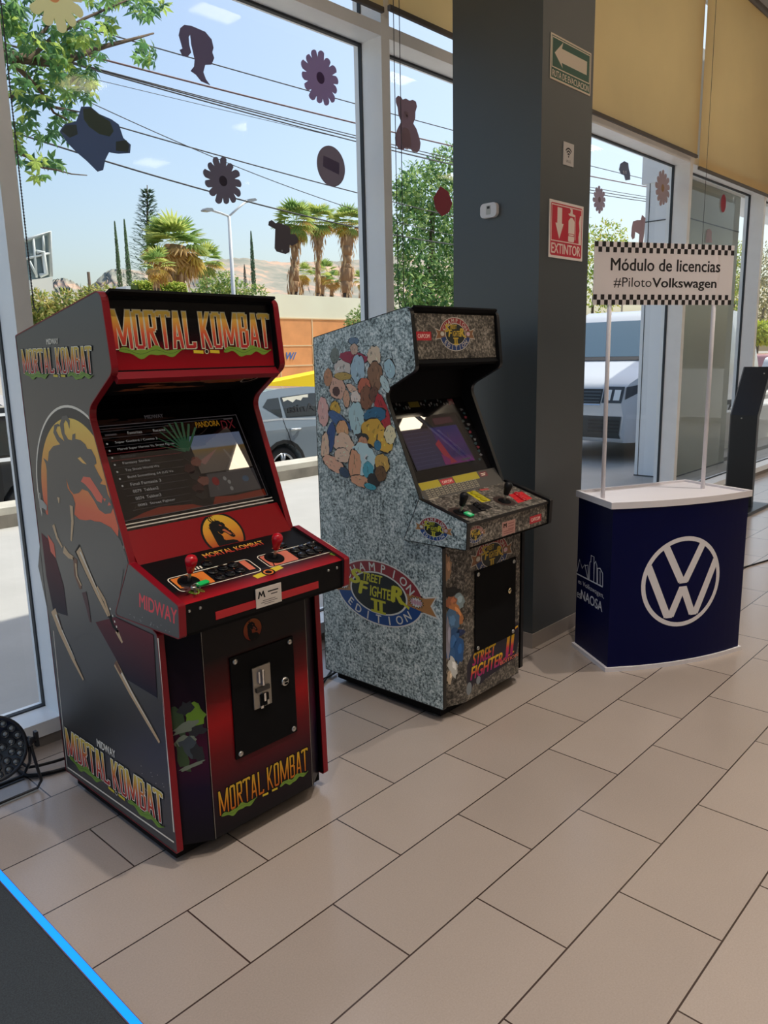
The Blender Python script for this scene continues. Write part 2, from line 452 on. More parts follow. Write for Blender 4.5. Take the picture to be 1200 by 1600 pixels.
def chain(px, py0, py1, label, bead=True, y=1.24, px2=None):
    a = at(px, py0, 1, y); c = at(px if px2 is None else px2, py1, 1, y)
    x = c.x; z1 = a.z+1.2; z0 = c.z
    m = MB(); mm = mat('blind_cord', (70, 70, 72), .5)
    m.tube([(x, y, 4.9), (x, y, z0)], .0022, mm, 5)
    m.tube([(x, y, z0), (x+.012, y, z0-.02), (x+.024, y, z0)], .0022, mm, 5)
    o = m.build('blind_cord')
    if bead:
        bm = MB(); n = int((4.2-z0)/.011)
        for k in range(n):
            z = z0+k*.011
            bm.lathe([(.0004, z-.0035), (.0034, z-.0018), (.0034, z+.0018), (.0004, z+.0035)], mm, Matrix.Translation((x, y, 0)), 6)
        b = bm.build('beads', o); b['kind'] = 'stuff'
    tag(o, label, 'cord', 'blind cords')
chain(30, 60, 480, 'beaded blind chain beside the far left window frame', True, px2=53)
chain(627, 0, 470, 'left one of the two thin cords behind the teddy bear cut-out', False, px2=622.5)
chain(630, 0, 470, 'right one of the two thin cords behind the teddy bear cut-out', False, px2=631)
chain(1098, 0, 470, 'thin cord in front of the grey clad column above the banner', False, px2=1092)

# ================================================================== signs on the pillar
def plate(name, x0, z0, x1, z1, y, m, th=.004, parent=None):
    return MB().box((x0, y-th, z0), (x1, y, z1), m).build(name, parent)
CREAM = mat('sign_cream', (226, 212, 190), .5)
GREEN = mat('sign_green', (18, 82, 62), .45)
RED = mat('sign_red', (190, 28, 52), .45)
YP = py0
o = plate('evacuation_sign', 2.452, 2.848, 2.839, 3.046, YP, CREAM)
tag(o, 'green evacuation sign with white arrow, highest sign on the dark pillar', 'sign')
A = Art((2.452, YP-.004, 2.848), (1, 0, 0), (0, 0, 1)); w, h = .387, .198
A.poly([(.008, .008), (w-.008, .008), (w-.008, h-.008), (.008, h-.008)], GREEN, 1)
A.ring([(.012, .052), (w-.012, .052), (w-.012, h-.012), (.012, h-.012)], [(.017, .057), (w-.017, .057), (w-.017, h-.017), (.017, h-.017)], CREAM, 2)
A.poly([(.035, .118), (.112, .18), (.100, .15), (.345, .15), (.345, .088), (.100, .088), (.112, .066)], CREAM, 2)
A.text('RUTA DE EVACUACION', w/2, .014, .030, CREAM, 2, w=.352, bold=.02)
A.build('sign_face', o)
o = plate('wireless_sign', 2.589, 2.486, 2.690, 2.592, YP, mat('sign_grey', (196, 190, 186), .5))
tag(o, 'small grey sign with wireless waves, middle sign on the dark pillar', 'sign')
A = Art((2.589, YP-.004, 2.486), (1, 0, 0), (0, 0, 1)); DK = mat('sign_ink', (44, 42, 44), .6)
for r in (.036, .024, .012):
    A.line(ellipse(.05, .042, r, r*1.05, 12, PI*.22, PI*.78), .0075, DK, 1)
A.poly(ellipse(.05, .042, .005, .005, 10), DK, 1)
A.text('Wi-Fi', .05, .012, .014, DK, 1)
A.build('sign_face', o)
o = plate('extinguisher_sign', 2.469, 2.037, 2.804, 2.310, YP, mat('sign_white', (225, 214, 208), .5))
tag(o, 'red fire extinguisher sign with white down arrow, lowest on the dark pillar', 'sign')
A = Art((2.469, YP-.004, 2.037), (1, 0, 0), (0, 0, 1)); w, h = .335, .273
CW = mat('sign_print_white', (226, 208, 196), .5)
A.poly(rrect(.012, .012, w-.012, h-.012, .012), RED, 1)
A.ring([(.018, .08), (w-.018, .08), (w-.018, h-.018), (.018, h-.018)], [(.023, .085), (w-.023, .085), (w-.023, h-.023), (.023, h-.023)], CW, 2)
A.poly([(.075, h-.03), (.12, h-.03), (.12, h-.105), (.137, h-.105), (.097, .092), (.058, h-.105), (.075, h-.105)], CW, 2)
A.poly(round_poly([(.185, .088), (.245, .088), (.245, .19), (.225, .205), (.205, .205), (.185, .19)], .008), CW, 2)
A.poly([(.195, .213), (.18, .222), (.20, .226), (.205, .24), (.195, .25), (.222, .248), (.226, .225), (.252, .222), (.258, .10), (.251, .10), (.246, .213)], CW, 2)
A.ring([(.186, .115), (.244, .115), (.244, .128), (.186, .128)], [(.19, .118), (.24, .118), (.24, .125), (.19, .125)], RED, 3)
A.poly([(.292, .085), (.312, .085), (.312, .225), (.300, .222), (.290, .19), (.298, .15), (.289, .12)], CW, 2)
A.text('EXTINTOR', w/2, .022, .050, CW, 2, w=.29, bold=.025)
A.build('sign_face', o)
# thermostat on the left flank
t = thing('wall_sensor', (px0, .627, 2.282), 'white rounded wall sensor on the left face of the dark pillar', 'sensor')
bo = MB().prism(rrect(.577, 2.248, .677, 2.318, .022), lambda u, v, k: (px0-.001-.022*k, u, v), WHITE).build('body', t); bevel(bo, .004)
A = Art((px0-.0232, 0, 0), (0, -1, 0), (0, 0, 1))
A.poly(rrect(-.640, 2.262, -.612, 2.306, .004), mat('sensor_grille', (190, 190, 186), .5), 1)
A.poly(rrect(-.634, 2.290, -.618, 2.302, .002), DK, 2)
A.build('grille', t)

# ================================================================== arcade cabinets: shared pieces
RMOLD = mat('red_edge_molding', (128, 12, 28), .35, spec=.3)
KMOLD = mat('black_edge_molding', (17, 18, 20), .35)
def prof_panel(name, prof, x0, x1, m, parent):
    return MB().prism(prof, lambda u, v, k: (x0 if k == 0 else x1, u, v), m).build(name, parent)
def molding(prof, x0, x1, th, m, parent, skip=0.0):
    """strip of edging all round the profile, th proud of the panel edge"""
    n = len(prof); area = sum(prof[i-1][0]*prof[i][1]-prof[i][0]*prof[i-1][1] for i in range(n)); sg = 1 if area > 0 else -1
    out = []
    for i in range(n):
        p = Vector(prof[i]); a = (p-Vector(prof[i-1])).normalized(); c = (Vector(prof[(i+1) % n])-p).normalized()
        na = Vector((a.y, -a.x))*sg; nc = Vector((c.y, -c.x))*sg
        bis = (na+nc); bis.normalize()
        out.append(p+bis*(th/max(.5, bis.dot(na))))
    mb = MB(); vs = []
    for x in (x0, x1):
        vs += [(x, p[0], p[1]) for p in prof]+[(x, p[0], p[1]) for p in out]
    fs = []
    for i in range(n):
        j = (i+1) % n
        fs += [(i, j, n+j, n+i), (2*n+i, 3*n+i, 3*n+j, 2*n+j), (n+i, n+j, 3*n+j, 3*n+i)]
    mb.mesh(vs, fs, m)
    return mb.build('edge_molding', parent)
def slab(p0, p1, x0, x1, th, m, name=None, parent=None, mb=None):
    """board spanning the cabinet between two profile points (y, z), th thick towards the back"""
    d = Vector((p1[0]-p0[0], p1[1]-p0[1])).normalized(); n = Vector((d.y, -d.x))
    if n.x < 0: n = -n
    q = [p0, p1, (p1[0]+n.x*th, p1[1]+n.y*th), (p0[0]+n.x*th, p0[1]+n.y*th)]
    b = (mb or MB()).prism(q, lambda u, v, k: (x0 if k == 0 else x1, u, v), m)
    return b.build(name, parent) if name else b
def face_art(p0, p1, x0):
    """frame for artwork on a board whose lower edge is p0 and upper edge p1 (y, z)"""
    e = Vector((0, p1[0]-p0[0], p1[1]-p0[1]))
    return Art((x0, p0[0], p0[1]), (1, 0, 0), e), e.length
def blob(cx, cy, rx, ry, rot=0, n=18, j=.16):
    pts = []
    for i in range(n):
        a = 2*PI*i/n; r = 1+random.uniform(-j, j)
        x, y = rx*r*math.cos(a), ry*r*math.sin(a)
        pts.append((cx+x*math.cos(rot)-y*math.sin(rot), cy+x*math.sin(rot)+y*math.cos(rot)))
    return pts
def clip_half(poly, a, b, c):
    """keep the part of a polygon where a*u + b*v >= c"""
    out = []
    for i in range(len(poly)):
        p, q = poly[i-1], poly[i]
        dp, dq = a*p[0]+b*p[1]-c, a*q[0]+b*q[1]-c
        if (dp >= 0) != (dq >= 0):
            t = dp/(dp-dq); out.append((p[0]+t*(q[0]-p[0]), p[1]+t*(q[1]-p[1])))
        if dq >= 0: out.append(q)
    return out

# tall wedge lettering of the first cabinet
LET = {
 'M': (1.36, [((.15,0),(.15,1)), ((.15,1),(.68,.10)), ((.68,.10),(1.21,1)), ((1.21,1),(1.21,0))]),
 'O': (.84, [((.15,.05),(.15,.95)), ((.69,.05),(.69,.95)), ((.15,.96),(.69,.96)), ((.15,.04),(.69,.04))]),
 'R': (.90, [((.15,0),(.15,1)), ((.15,.96),(.70,.96)), ((.70,.95),(.70,.52)), ((.15,.50),(.70,.50)), ((.36,.5),(.78,0))]),
 'T': (.86, [((.0,.96),(.86,.96)), ((.43,1),(.43,0)), ((.0,.86),(.0,.98)), ((.86,.86),(.86,.98))]),
 'A': (.92, [((.14,0),(.42,1)), ((.50,1),(.78,0)), ((.2,.27),(.7,.27))]),
 'L': (.78, [((.15,1),(.15,0)), ((.15,.04),(.78,.04)), ((.76,.02),(.76,.16))]),
 'K': (.92, [((.15,0),(.15,1)), ((.22,.42),(.76,1)), ((.34,.52),(.80,0))]),
 'B': (.86, [((.15,0),(.15,1)), ((.15,.96),(.66,.96)), ((.68,.95),(.68,.55)), ((.15,.52),(.66,.52)), ((.70,.5),(.70,.05)), ((.15,.04),(.68,.04))]),
 ' ': (.34, [])}
def mk_logo(A, x, y, w, h, layer, grad, edge, shade, dragon, yellow, bar=True, dec=True, thin=1.0):
    word = 'MORTAL KOMBAT'; sp = .10
    tot = sum(LET[c][0] for c in word)+sp*(len(word)-1)
    kx = w/tot; cx = 0; cnt = [0]
    def seg(a, c, t, grow, lay, m):
        (ax, ay), (bx, by) = a, c
        X0, Y0, X1, Y1 = x+(cx+ax)*kx, y+ay*h, x+(cx+bx)*kx, y+by*h
        if abs(ay-by) < 1e-6:
            th = .045*h+grow; q = [(X0-grow, Y0-th), (X1+grow, Y0-th), (X1+grow, Y0+th), (X0-grow, Y0+th)]
        else:
            if Y0 > Y1: X0, Y0, X1, Y1 = X1, Y1, X0, Y0
            th = t*kx/2; tb = th*.78+grow; tt = th*1.08+grow
            sl = (X1-X0)/(Y1-Y0); X0 -= sl*grow; X1 += sl*grow; Y0 -= grow; Y1 += grow
            q = [(X0-tb, Y0), (X0+tb, Y0), (X1+tt, Y1), (X1-tt, Y1)]
        cnt[0] += 1; A.poly(q, m, lay+.05*(cnt[0] % 18), (x, y, x+w, y+h))
    g = h*.022
    for i, c in enumerate(word):
        for a, b in LET[c][1]:
            seg(a, b, .27*thin, 1.9*g, layer, shade)
            seg(a, b, .27*thin, 1.2*g, layer+1, edge)
            seg(a, b, .27*thin, 0, layer+2, grad)
        cx += LET[c][0]+sp
    if dec:
        for s0, s1, fl in ((.02, .40, 1), (.66, 1.0, -1)):
            n = 26; up = []; lo = []
            for k in range(n+1):
                q = k/n; X = x+w*(s0+(s1-s0)*q); Y = y-h*.07+h*.055*math.sin(q*4.2*PI+.6*fl)-h*.03*math.sin(q*PI)
                tw = h*(.022+.085*math.sin(PI*min(1, q*1.05))**.6)*(1+.3*math.sin(q*25))
                up.append((X, Y+tw)); lo.append((X, Y-tw))
            A.poly(up+lo[::-1], dragon, layer+3)
            A.line([(a[0], (a[1]+b[1])/2+h*.008) for a, b in zip(up, lo)], h*.012, MATS['dragon_dark'], layer+4)
    if bar:
        cxm = x+w*.545; yb = y-h*.11
        for a, b in ((-.085, -.022), (.022, .085)):
            A.poly([(cxm+a*w, yb-h*.03), (cxm+b*w, yb-h*.05), (cxm+b*w, yb+h*.04), (cxm+a*w, yb+h*.055)], yellow, layer+3)
        A.poly(ellipse(cxm, yb+h*.01, h*.07, h*.07, 14), shade, layer+3); A.ring(ellipse(cxm, yb+h*.01, h*.07, h*.07, 14), ellipse(cxm, yb+h*.01, h*.05, h*.05, 14), edge, layer+4)
mat('dragon_dark', (64, 96, 30), .5)
# round emblem with the horned beast's head, traced once in its own unit circle (x right, y up)
def px_poly(pts, ox, oy, k): return [(ox+a/k, oy+b/k) for a, b in pts]
_S = 4.2087
_HEAD = [(100,560),(98,480),(92,440),(76,402),(106,425),(112,362),(140,325),(186,312),(165,285),(142,235),(148,185),(172,176),(188,192),(168,196),(160,222),(180,262),(214,292),(196,240),(184,180),(200,128),(230,122),(250,155),(248,212),(236,170),(222,152),(210,178),(216,240),(240,280),(264,286),(268,248),(286,240),(286,276),(322,286),(352,312),(366,342),(392,346),(420,400),(426,438),(410,450),(442,512),(464,548),(450,572),(486,582),(500,640),(525,690),(534,732),(520,766),(482,770),(442,742),(410,682),(370,622),(332,606),(310,632),(276,640),(250,610),(226,540),(236,600),(270,650),(286,702),(280,772),(312,806),(382,816),(452,822),(522,860),(582,940),(622,1040),(640,1130),(560,1420),(300,1420),(210,1180),(150,1050),(112,860),(104,700)]
_MOUTH = [(324,556),(340,524),(384,530),(430,600),(468,660),(460,698),(430,684),(392,622),(350,574)]
_EYE = [(302,404),(320,395),(362,444),(335,436)]
_TOOTH = [(470,665),(488,672),(480,690)], [(500,716),(508,690),(522,712)]
def beast(A, X, layer, dark, fire, head=None):
    A.poly([X(*p) for p in (head or _HEAD)], dark, layer)
    for q in (_MOUTH, _EYE)+_TOOTH: A.poly([X(*p) for p in q], fire, layer+1)
def beast_disc(A, cx, cy, r, layer, dark, grad, fire, ring):
    """small round emblem: fiery disc, dark ring, horned head and neck cut to the circle"""
    A.poly(ellipse(cx, cy, r, r, 32), ring, layer)
    A.poly(ellipse(cx, cy, r*.90, r*.90, 32), grad, layer+1)
    def X(a, b):
        u, v = (a-315)/430, -(b-640)/560
        d = math.hypot(u, v)
        if d > .90: u, v = u*.90/d, v*.90/d
        return (cx+u*r, cy+v*r)
    beast(A, X, layer+3, dark, fire)

# ================================================================== first cabinet: black and red
SIDEK = mat('black_side_laminate', (42, 41, 40), .38, spec=1.0)
SIDE_IN = mat('inner_side_black', (18, 17, 19), .5, spec=.2)
CREAMP = mat('print_cream', (236, 226, 206), .5)
INK = mat('print_black', (12, 12, 14), .5, spec=.15)
YEL = mat('print_yellow', (214, 190, 40), .5)
FIRE = mat('print_orange', (232, 106, 78), .5)
SKIN = mat('print_tan', (205, 170, 128), .5)
SKIND = mat('print_brown', (118, 76, 52), .5)
MAROON = ramp_mat('print_maroon', [(0, (26, 28, 44)), (.7, (84, 34, 44)), (1, (104, 36, 46))])
DRG = mat('dragon_green', (112, 148, 44), .5)
LOGO = ramp_mat('logo_fade', [(0, (168, 34, 44)), (.4, (206, 84, 56)), (.75, (214, 160, 66)), (1, (216, 190, 84))])
SUNSET = ramp_mat('emblem_fade', [(0, (222, 74, 70)), (.45, (236, 120, 84)), (.75, (240, 176, 92)), (1, (244, 206, 104))])
REDP = mat('print_red', (196, 46, 56), .45)
PANELRED = mat('red_panel', (128, 8, 18), .4, spec=.15)

MKL, MKR = .085, .728
t = MK = thing('arcade_cabinet', (.405, .56, 0), 'black and red arcade cabinet with dragon emblem and tall fiery title lettering', 'arcade cabinet', 'arcade cabinets')
mkprof = round_poly([(.945,.055),(.955,1.666),(.345,1.775),(.318,1.545),(.492,1.432),(.318,.974),(.24,.80),(.192,.778),(.18,.058)],
                    [.004,.004,.028,.03,.05,.01,.01,.008,.006])
for nm, x0, x1 in (('side_panel', MKL, MKL+.020), ('side_panel', MKR-.020, MKR)):
    s_ = prof_panel(nm, mkprof, x0, x1, SIDEK if x0 == MKL else SIDE_IN, t)
    molding(mkprof, x0-.0008, x1+.0008, .0035, RMOLD, s_)
    if x0 == MKL: sideL = s_
def S(x, y, X=MKL):
    p = at(x, y, 0, X); return (-p.y, p.z)
# --- printed side: sunset disc, beast, streaks, borders, titles
A = Art((MKL, 0, 0), (0, -1, 0), (0, 0, 1))
cu, cv, R = -.618, 1.140, .303
fa, fb = Vector((-.487, 1.425)), Vector((-.324, .985)); fd = fb-fa; nx, ny = fd.y, -fd.x        # front edge of the panel
def front(poly): return clip_half(poly, nx, ny, nx*fa.x+ny*fa.y+.002)
outer = ellipse(cu, cv, R, R, 72); inner = ellipse(cu, cv, R-.008, R-.008, 72)
A.poly(front(outer), CREAMP, 1); A.poly(front(inner), mat('print_warm_black', (44, 40, 38), .42), 2)
disc = front(ellipse(cu, cv, .262, .262, 72)); A.poly(disc, SUNSET, 3, (cu-.262, cv-.262, cu+.262, cv+.262))
lowdark = [S(60, 885), S(66, 800), S(90, 812), S(118, 815), S(142, 812), S(165, 822), S(182, 845), S(196, 876), S(182, 960), S(100, 1010), S(80, 980)]
A.poly(lowdark, SIDEK, 5)
beast(A, lambda a, b: S(50+a/_S, 620+b/_S), 6, SIDEK, SUNSET, [p for p in _HEAD if p[1] < 1200]+[])
for q in (_MOUTH,)+_TOOTH: A.poly([S(50+a/_S, 620+b/_S) for a, b in q], FIRE, 8)
A.poly([S(50+a/_S, 620+b/_S) for a, b in _EYE], mat('print_glow_yellow', (240, 186, 98)), 8)
A.poly([S(65, 832), S(75, 842), S(88, 874), S(100, 915), S(106, 962), S(84, 955), S(73, 900)], MAROON, 9)
A.poly([S(75, 835), S(85, 850), S(88, 872), S(80, 862)], FIRE, 10)
A.poly([S(150, 972), S(181, 964), S(240, 992), S(246, 1090), S(200, 1062)], MAROON, 9)
def streak(pts, w0, w1, m, lay=11): A.line([S(*p) for p in pts], w0, m, lay, w1=w1)
streak([(121, 856), (134, 885), (152, 925), (171, 963)], .050, .018, INK, 10)
streak([(123, 858), (134, 885), (152, 925), (170, 962)], .040, .014, SKIN)
streak([(126, 862), (140, 893), (156, 930)], .008, .003, CREAMP, 12)
streak([(152, 918), (164, 938), (172, 962)], .018, .012, SKIN)
streak([(172, 962), (178, 978), (186, 988)], .018, .012, INK)
for q in ((173, 951), (177, 962), (180, 971), (183, 979)): A.poly(blob(*S(*q), .004, .004), CREAMP, 12)
streak([(183, 985), (188, 996), (192, 1004)], .022, .010, SKIN)
streak([(118, 872), (119, 898), (127, 920)], .030, .016, SKIND)
streak([(119, 880), (121, 900), (128, 915)], .012, .008, SKIN, 12)
streak([(100, 858), (108, 868), (116, 872)], .03, .012, SKIN)
streak([(84, 820), (90, 840), (98, 855)], .020, .010, SKIN)
streak([(112, 790), (114, 815), (112, 845)], .022, .010, SKIN)
streak([(62, 786), (68, 788), (74, 794)], .035, .020, mat('print_grey', (170, 165, 155), .5))
streak([(92, 777), (93, 786)], .02, .006, SKIN)
streak([(84, 953), (95, 985), (114, 1028), (131, 1062)], .046, .010, SKIN)
streak([(88, 960), (100, 990), (118, 1030)], .010, .003, CREAMP, 12)
streak([(90, 960), (98, 984)], .008, .006, SKIND, 12)
streak([(181, 1036), (205, 1082), (235, 1134), (250, 1160)], .030, .012, SKIN)
streak([(190, 1050), (212, 1092), (238, 1136)], .007, .003, CREAMP, 12)
streak([(181, 1034), (190, 1052)], .02, .016, SKIND, 12)
streak([(132, 925), (138, 950), (142, 972)], .035, .01, mat('print_wine', (72, 30, 36), .5))
A.line([S(247, 997), S(272, 1300)], .006, CREAMP, 4); A.line([S(272, 1316), S(106, 1199)], .006, CREAMP, 4)
A.line([S(105, 1200), S(62, 770)], .004, CREAMP, 3)
a, c = S(105, 1150), S(256, 1272)
mk_logo(A, S(108, 1190)[0], S(110, 1190)[1]*.5+S(252, 1275)[1]*.5, S(256, 1275)[0]-S(108, 1190)[0], .112, 13, LOGO, CREAMP, INK, DRG, YEL)
A.text('MIDWAY', S(166, 1166)[0], S(166, 1177)[1]+.006, .030, CREAMP, 13, w=.13, bold=.03)
b0, b1 = S(38, 582), S(146, 580)
mk_logo(A, b0[0], S(92, 583)[1], b1[0]-b0[0], .078, 13, LOGO, CREAMP, INK, DRG, YEL)
A.text('MIDWAY', S(83, 538)[0], S(83, 538)[1], .018, CREAMP, 13, w=.085, bold=.03)
for _ in range(14):
    A.poly(blob(random.uniform(-.36, -.2), random.uniform(.5, 1.0)*.3, .0016, .0014), CREAMP, 14)
A.build('side_art', sideL)

# --- carcass: back, top, base, screen, marquee
xi0, xi1 = MKL+.0205, MKR-.0205
MB().box((xi0, .925, .06), (xi1, .943, 1.66), MATTE).build('back_panel', t)
slab((.352, 1.755), (.935, 1.655), xi0, xi1, .016, MATTE, 'top_panel', t)
bs = MB().box((.098, .21, .018), (.712, .885, .13), MATTE).build('base_plinth', t)
for x, y in ((.14, .26), (.67, .26), (.14, .83), (.67, .83)):
    MB().lathe([(.002, 0), (.018, .0), (.022, .006), (.022, .012), (.012, .03)], mat('rubber_foot_grey', (120, 116, 110), .5), Matrix.Translation((x, y, 0)), 14).build('foot', t)
# marquee
m0, m1 = (.342, 1.545), (.362, 1.757)
mq = slab(m0, m1, xi0, xi1, .02, MATTE, 'marquee', t)
A, L = face_art(m0, m1, xi0); W = xi1-xi0
A.poly([(.006, .004), (W-.006, .004), (W-.006, L-.004), (.006, L-.004)], ramp_mat('marquee_fade', [(0, (150, 24, 34)), (.2, (128, 20, 30)), (.42, (34, 12, 16)), (.6, (14, 13, 16)), (1, (14, 14, 17))], rough=.25), 1)
mk_logo(A, .012, .066, W-.026, .112, 2, LOGO, mat('logo_edge_pale', (200, 196, 170), .5), INK, DRG, YEL)
A.build('marquee_art', mq)
slab((.322, 1.524), (.345, 1.547), xi0, xi1, .02, RMOLD, 'marquee_retainer', t)
slab((.325, 1.772), (.365, 1.757), xi0, xi1, .008, MATTE, 'marquee_retainer', t)
# underside of the hood with its printed flames
u0, u1 = (.560, 1.468), (.350, 1.528)
hd_ = slab(u0, u1, xi0, xi1, .015, MATTE, 'speaker_board', t)
A, L = face_art(u0, u1, xi0)
UF = mat('print_dim_orange', (150, 84, 48), .35)
for k in range(16):
    cx_ = random.uniform(.12, .52); cy_ = random.uniform(.05, .17)
    A.poly(blob(cx_, cy_, random.uniform(.03, .09), random.uniform(.005, .012), 0, 16, .3), UF, 1)
A.poly(blob(.45, .15, .10, .045, 0, 20, .12), UF, 2)
A.ring(ellipse(.555, .14, .03, .05, 20), ellipse(.555, .14, .024, .044, 20), mat('print_grey', (170, 165, 155)), 3)
A.build('speaker_art', hd_)
# screen
s0, s1 = (.401, 1.086), (.566, 1.372)
sb = slab((.372, 1.036), (.62, 1.466), xi0, xi1, .03, mat('bezel_black_gloss', (11, 11, 13), .02, spec=1.0), 'screen_bezel', t)
e = Vector((0, s1[0]-s0[0], s1[1]-s0[1])).normalized(); nrm = Vector((1, 0, 0)).cross(e)
scx0, scx1 = .118, .690
def pt(u, v, d=0): return Vector((scx0, s0[0], s0[1]))+u*Vector((1, 0, 0))+v*e+d*nrm
SW = scx1-scx0; SH = math.hypot(s1[0]-s0[0], s1[1]-s0[1])
SCRK = mat('screen_dark', (14, 12, 14), .012, spec=1.0)
scr = MB().prism([(0, 0), (SW, 0), (SW, SH), (0, SH)], lambda u, v, k: pt(u, v, -.004+.006*k), SCRK).build('screen', t)
A = Art(pt(0, 0, .0022), (1, 0, 0), e); A.step = .00008
def lit(n, rgb, s=.42):
    m = mat('lit_'+n, rgb, .012, emit=s*.8, spec=1.0)
    m.node_tree.nodes['Principled BSDF'].inputs['Base Color'].default_value = (.004, .004, .004, 1); return m
LT, LR = lit('text_white', (186, 182, 178), .4), lit('line_red', (150, 60, 62), .4)
LG = lit('line_grey', (84, 78, 80), .4)
A.line([(0.0, SH-.012), (SW*.9, SH-.012)], .0016, LG, 1)
A.text('MIDWAY', SW*.42, SH+.012, .014, LG, 1, w=.07, bold=.02)
A.ring([(.012, SH-.045), (.30, SH-.045), (.30, SH-.02), (.012, SH-.02)], [(.0135, SH-.0435), (.2985, SH-.0435), (.2985, SH-.0215), (.0135, SH-.0215)], LG, 1)
A.line([(.045, SH-.034), (.085, SH-.034)], .006, LG, 1)
for i, s_ in enumerate(('Favorites', 'Recents')): A.text(s_, .15+i*.09, SH-.038, .010, LT, 1)
rows = ['Super Gunbird / Cosmo 2', 'Marvel Super Heroes Vs. Street Fighter', 'Samurai', 'Fantasy Strike', 'Toy Shock World Wa', 'Build Something 64 (US Ve', 'Final Fantasia 3', '0079  Tekken2', '0074  Tekken3', '0082  Street Fighter']
for i, s_ in enumerate(rows):
    y = SH-.068-i*.0248
    A.line([(.03+i*.002, y-.007), (.30-.004*i, y-.007)], .0011, LR if i in (1, 2) else LG, 1)
    w_ = min(.21, .0062*len(s_)+.01)
    A.text(s_, .070, y, .0105, LG if i == 2 else LT, 1, w=w_, align='L')
    if i < 7: A.poly(ellipse(.042, y+.004, .0035, .0035, 8), LT, 1)
A.poly([(.02, .002), (.30, .002), (.26, .018), (.14, .028), (.08, .018)], lit('ember', (130, 44, 24), .35), 1)
# picture on the right of the menu: leaves, sky, land and a road
px_, qx_ = .335, .555
A.poly([(px_, .12), (qx_, .12), (qx_, .262), (px_, .262)], ramp_mat('lit_landscape', [(0, (94, 84, 76)), (.45, (104, 90, 78)), (.62, (120, 96, 52)), (.66, (120, 130, 148)), (1, (110, 122, 150))], rough=.06, emit=.42), 1)
A.poly([(px_+.01, .165), (qx_-.10, .215), (qx_-.12, .205), (px_+.03, .15)], lit('ramp_pink', (140, 100, 92)), 2)
A.poly([(qx_-.07, .13), (qx_-.055, .13), (qx_-.09, .20), (qx_-.097, .20)], lit('road', (128, 116, 104)), 2)
A.poly([(px_, .03), (qx_, .03), (qx_, .115), (px_+.02, .115)], lit('panel_grey', (74, 70, 70), .35), 1)
A.poly(ellipse(px_+.045, .085, .014, .017, 14), lit('ball_red', (124, 22, 26)), 2); A.poly([(px_+.042, .05), (px_+.048, .05), (px_+.048, .07), (px_+.042, .07)], LG, 2)
for dx, dy in ((.085, .09), (.098, .075), (.098, .05)): A.poly(ellipse(px_+dx, dy, .007, .008, 10), lit('dot_pale', (130, 128, 124)), 2)
A.poly(ellipse(px_+.17, .078, .014, .012, 14), lit('dot_blue', (60, 84, 104)), 2)
A.poly([(px_, .002), (qx_+.01, .002), (qx_+.01, .028), (px_+.1, .022), (px_+.02, .03)], lit('ember', (130, 44, 24)), 1)
for k in range(9):
    a = math.radians(50+14*k); x0, y0 = .315, .205
    A.poly([(x0-.006, y0), (x0+.006, y0), (x0+.105*math.cos(a)+.004, y0+.115*math.sin(a)), (x0+.105*math.cos(a)-.004, y0+.118*math.sin(a))], lit('leaf_green', (56, 92, 66)), 2)
for k in range(7):
    A.poly(blob(.315+.02*math.sin(k*2), .19-.024*k, .022, .018), lit('collage_%d' % (k % 3), ((30, 26, 26), (120, 72, 60), (58, 26, 26))[k % 3], .35), 3)
A.text('PANDORA', .435, .292, .022, lit('title_yellow', (170, 120, 30)), 2, w=.10, bold=.02, shear=.15)
A.text('DX', .52, .277, .034, lit('title_wine', (110, 34, 40)), 2, w=.06, shear=.15)
A.line([(.51, .316), (.55, .316)], .006, LG, 2)
A.ring([(0, 0), (SW, 0), (SW, SH), (0, SH)], [(.003, .003), (SW-.003, .003), (SW-.003, SH-.003), (.003, SH-.003)], LG, 3)
A.build('screen_image', scr)
for dv, th in ((-.012, .0035), (-.024, .004)):
    MB().prism([(-.012, dv), (SW+.014, dv), (SW+.014, dv+th), (-.012, dv+th)], lambda u, v, k: pt(u, v, .002*k+.0005), mat('screen_trim_silver', (200, 194, 184), .3)).build('screen_trim', t)
# red panel with round emblem between screen and controls
r0, r1 = (.300, .968), (.372, 1.062)
rp_ = slab(r0, r1, xi0, xi1, .012, PANELRED, 'lower_bezel', t)
A, L = face_art(r0, r1, xi0); A.clip = (.002, L-.003)
beast_disc(A, .330, .042, .082, 1, INK, ramp_mat('emblem_yellow', [(0, (170, 70, 30)), (.5, (206, 140, 40)), (1, (206, 170, 50))]), mat('emblem_fire', (176, 84, 36)), INK)
A.build('emblem', rp_)
# control box
cpf = [(.308,.978),(.049,.899),(.055,.802),(.42,.794)]
CX0, CX1 = .077, .747
for x0, x1 in ((CX0, CX0+.022), (CX1-.022, CX1)):
    c_ = prof_panel('control_side', cpf, x0, x1, SIDEK, t)
    molding(round_poly(cpf, .008, 3), x0-.0006, x1+.0006, .003, RMOLD, c_)
    if x0 == CX0:
        A = Art((CX0, 0, 0), (0, -1, 0), (0, 0, 1))
        q0, q1 = S(193, 950, CX0), S(262, 972, CX0)
        ang = math.radians(-7)
        A.text('MIDWAY', 0, 0, .046, mat('print_light_red', (236, 66, 76), .45), 1, w=.205, bold=.02, fn=lambda a, b: (-.163+a*math.cos(ang)-b*math.sin(ang), .846+a*math.sin(ang)*.4+b))
        for _ in range(16): A.poly(blob(random.uniform(-.33, -.08), random.uniform(.806, .822), .002, .0015), mat('scratch_pale', (150, 150, 148)), 1)
        A.build('maker_lettering', c_)
x0, x1 = CX0+.0225, CX1-.0225
p0, p1 = (.058, .894), (.345, .982)
cp = slab(p0, p1, x0, x1, .02, INK, 'control_panel', t)
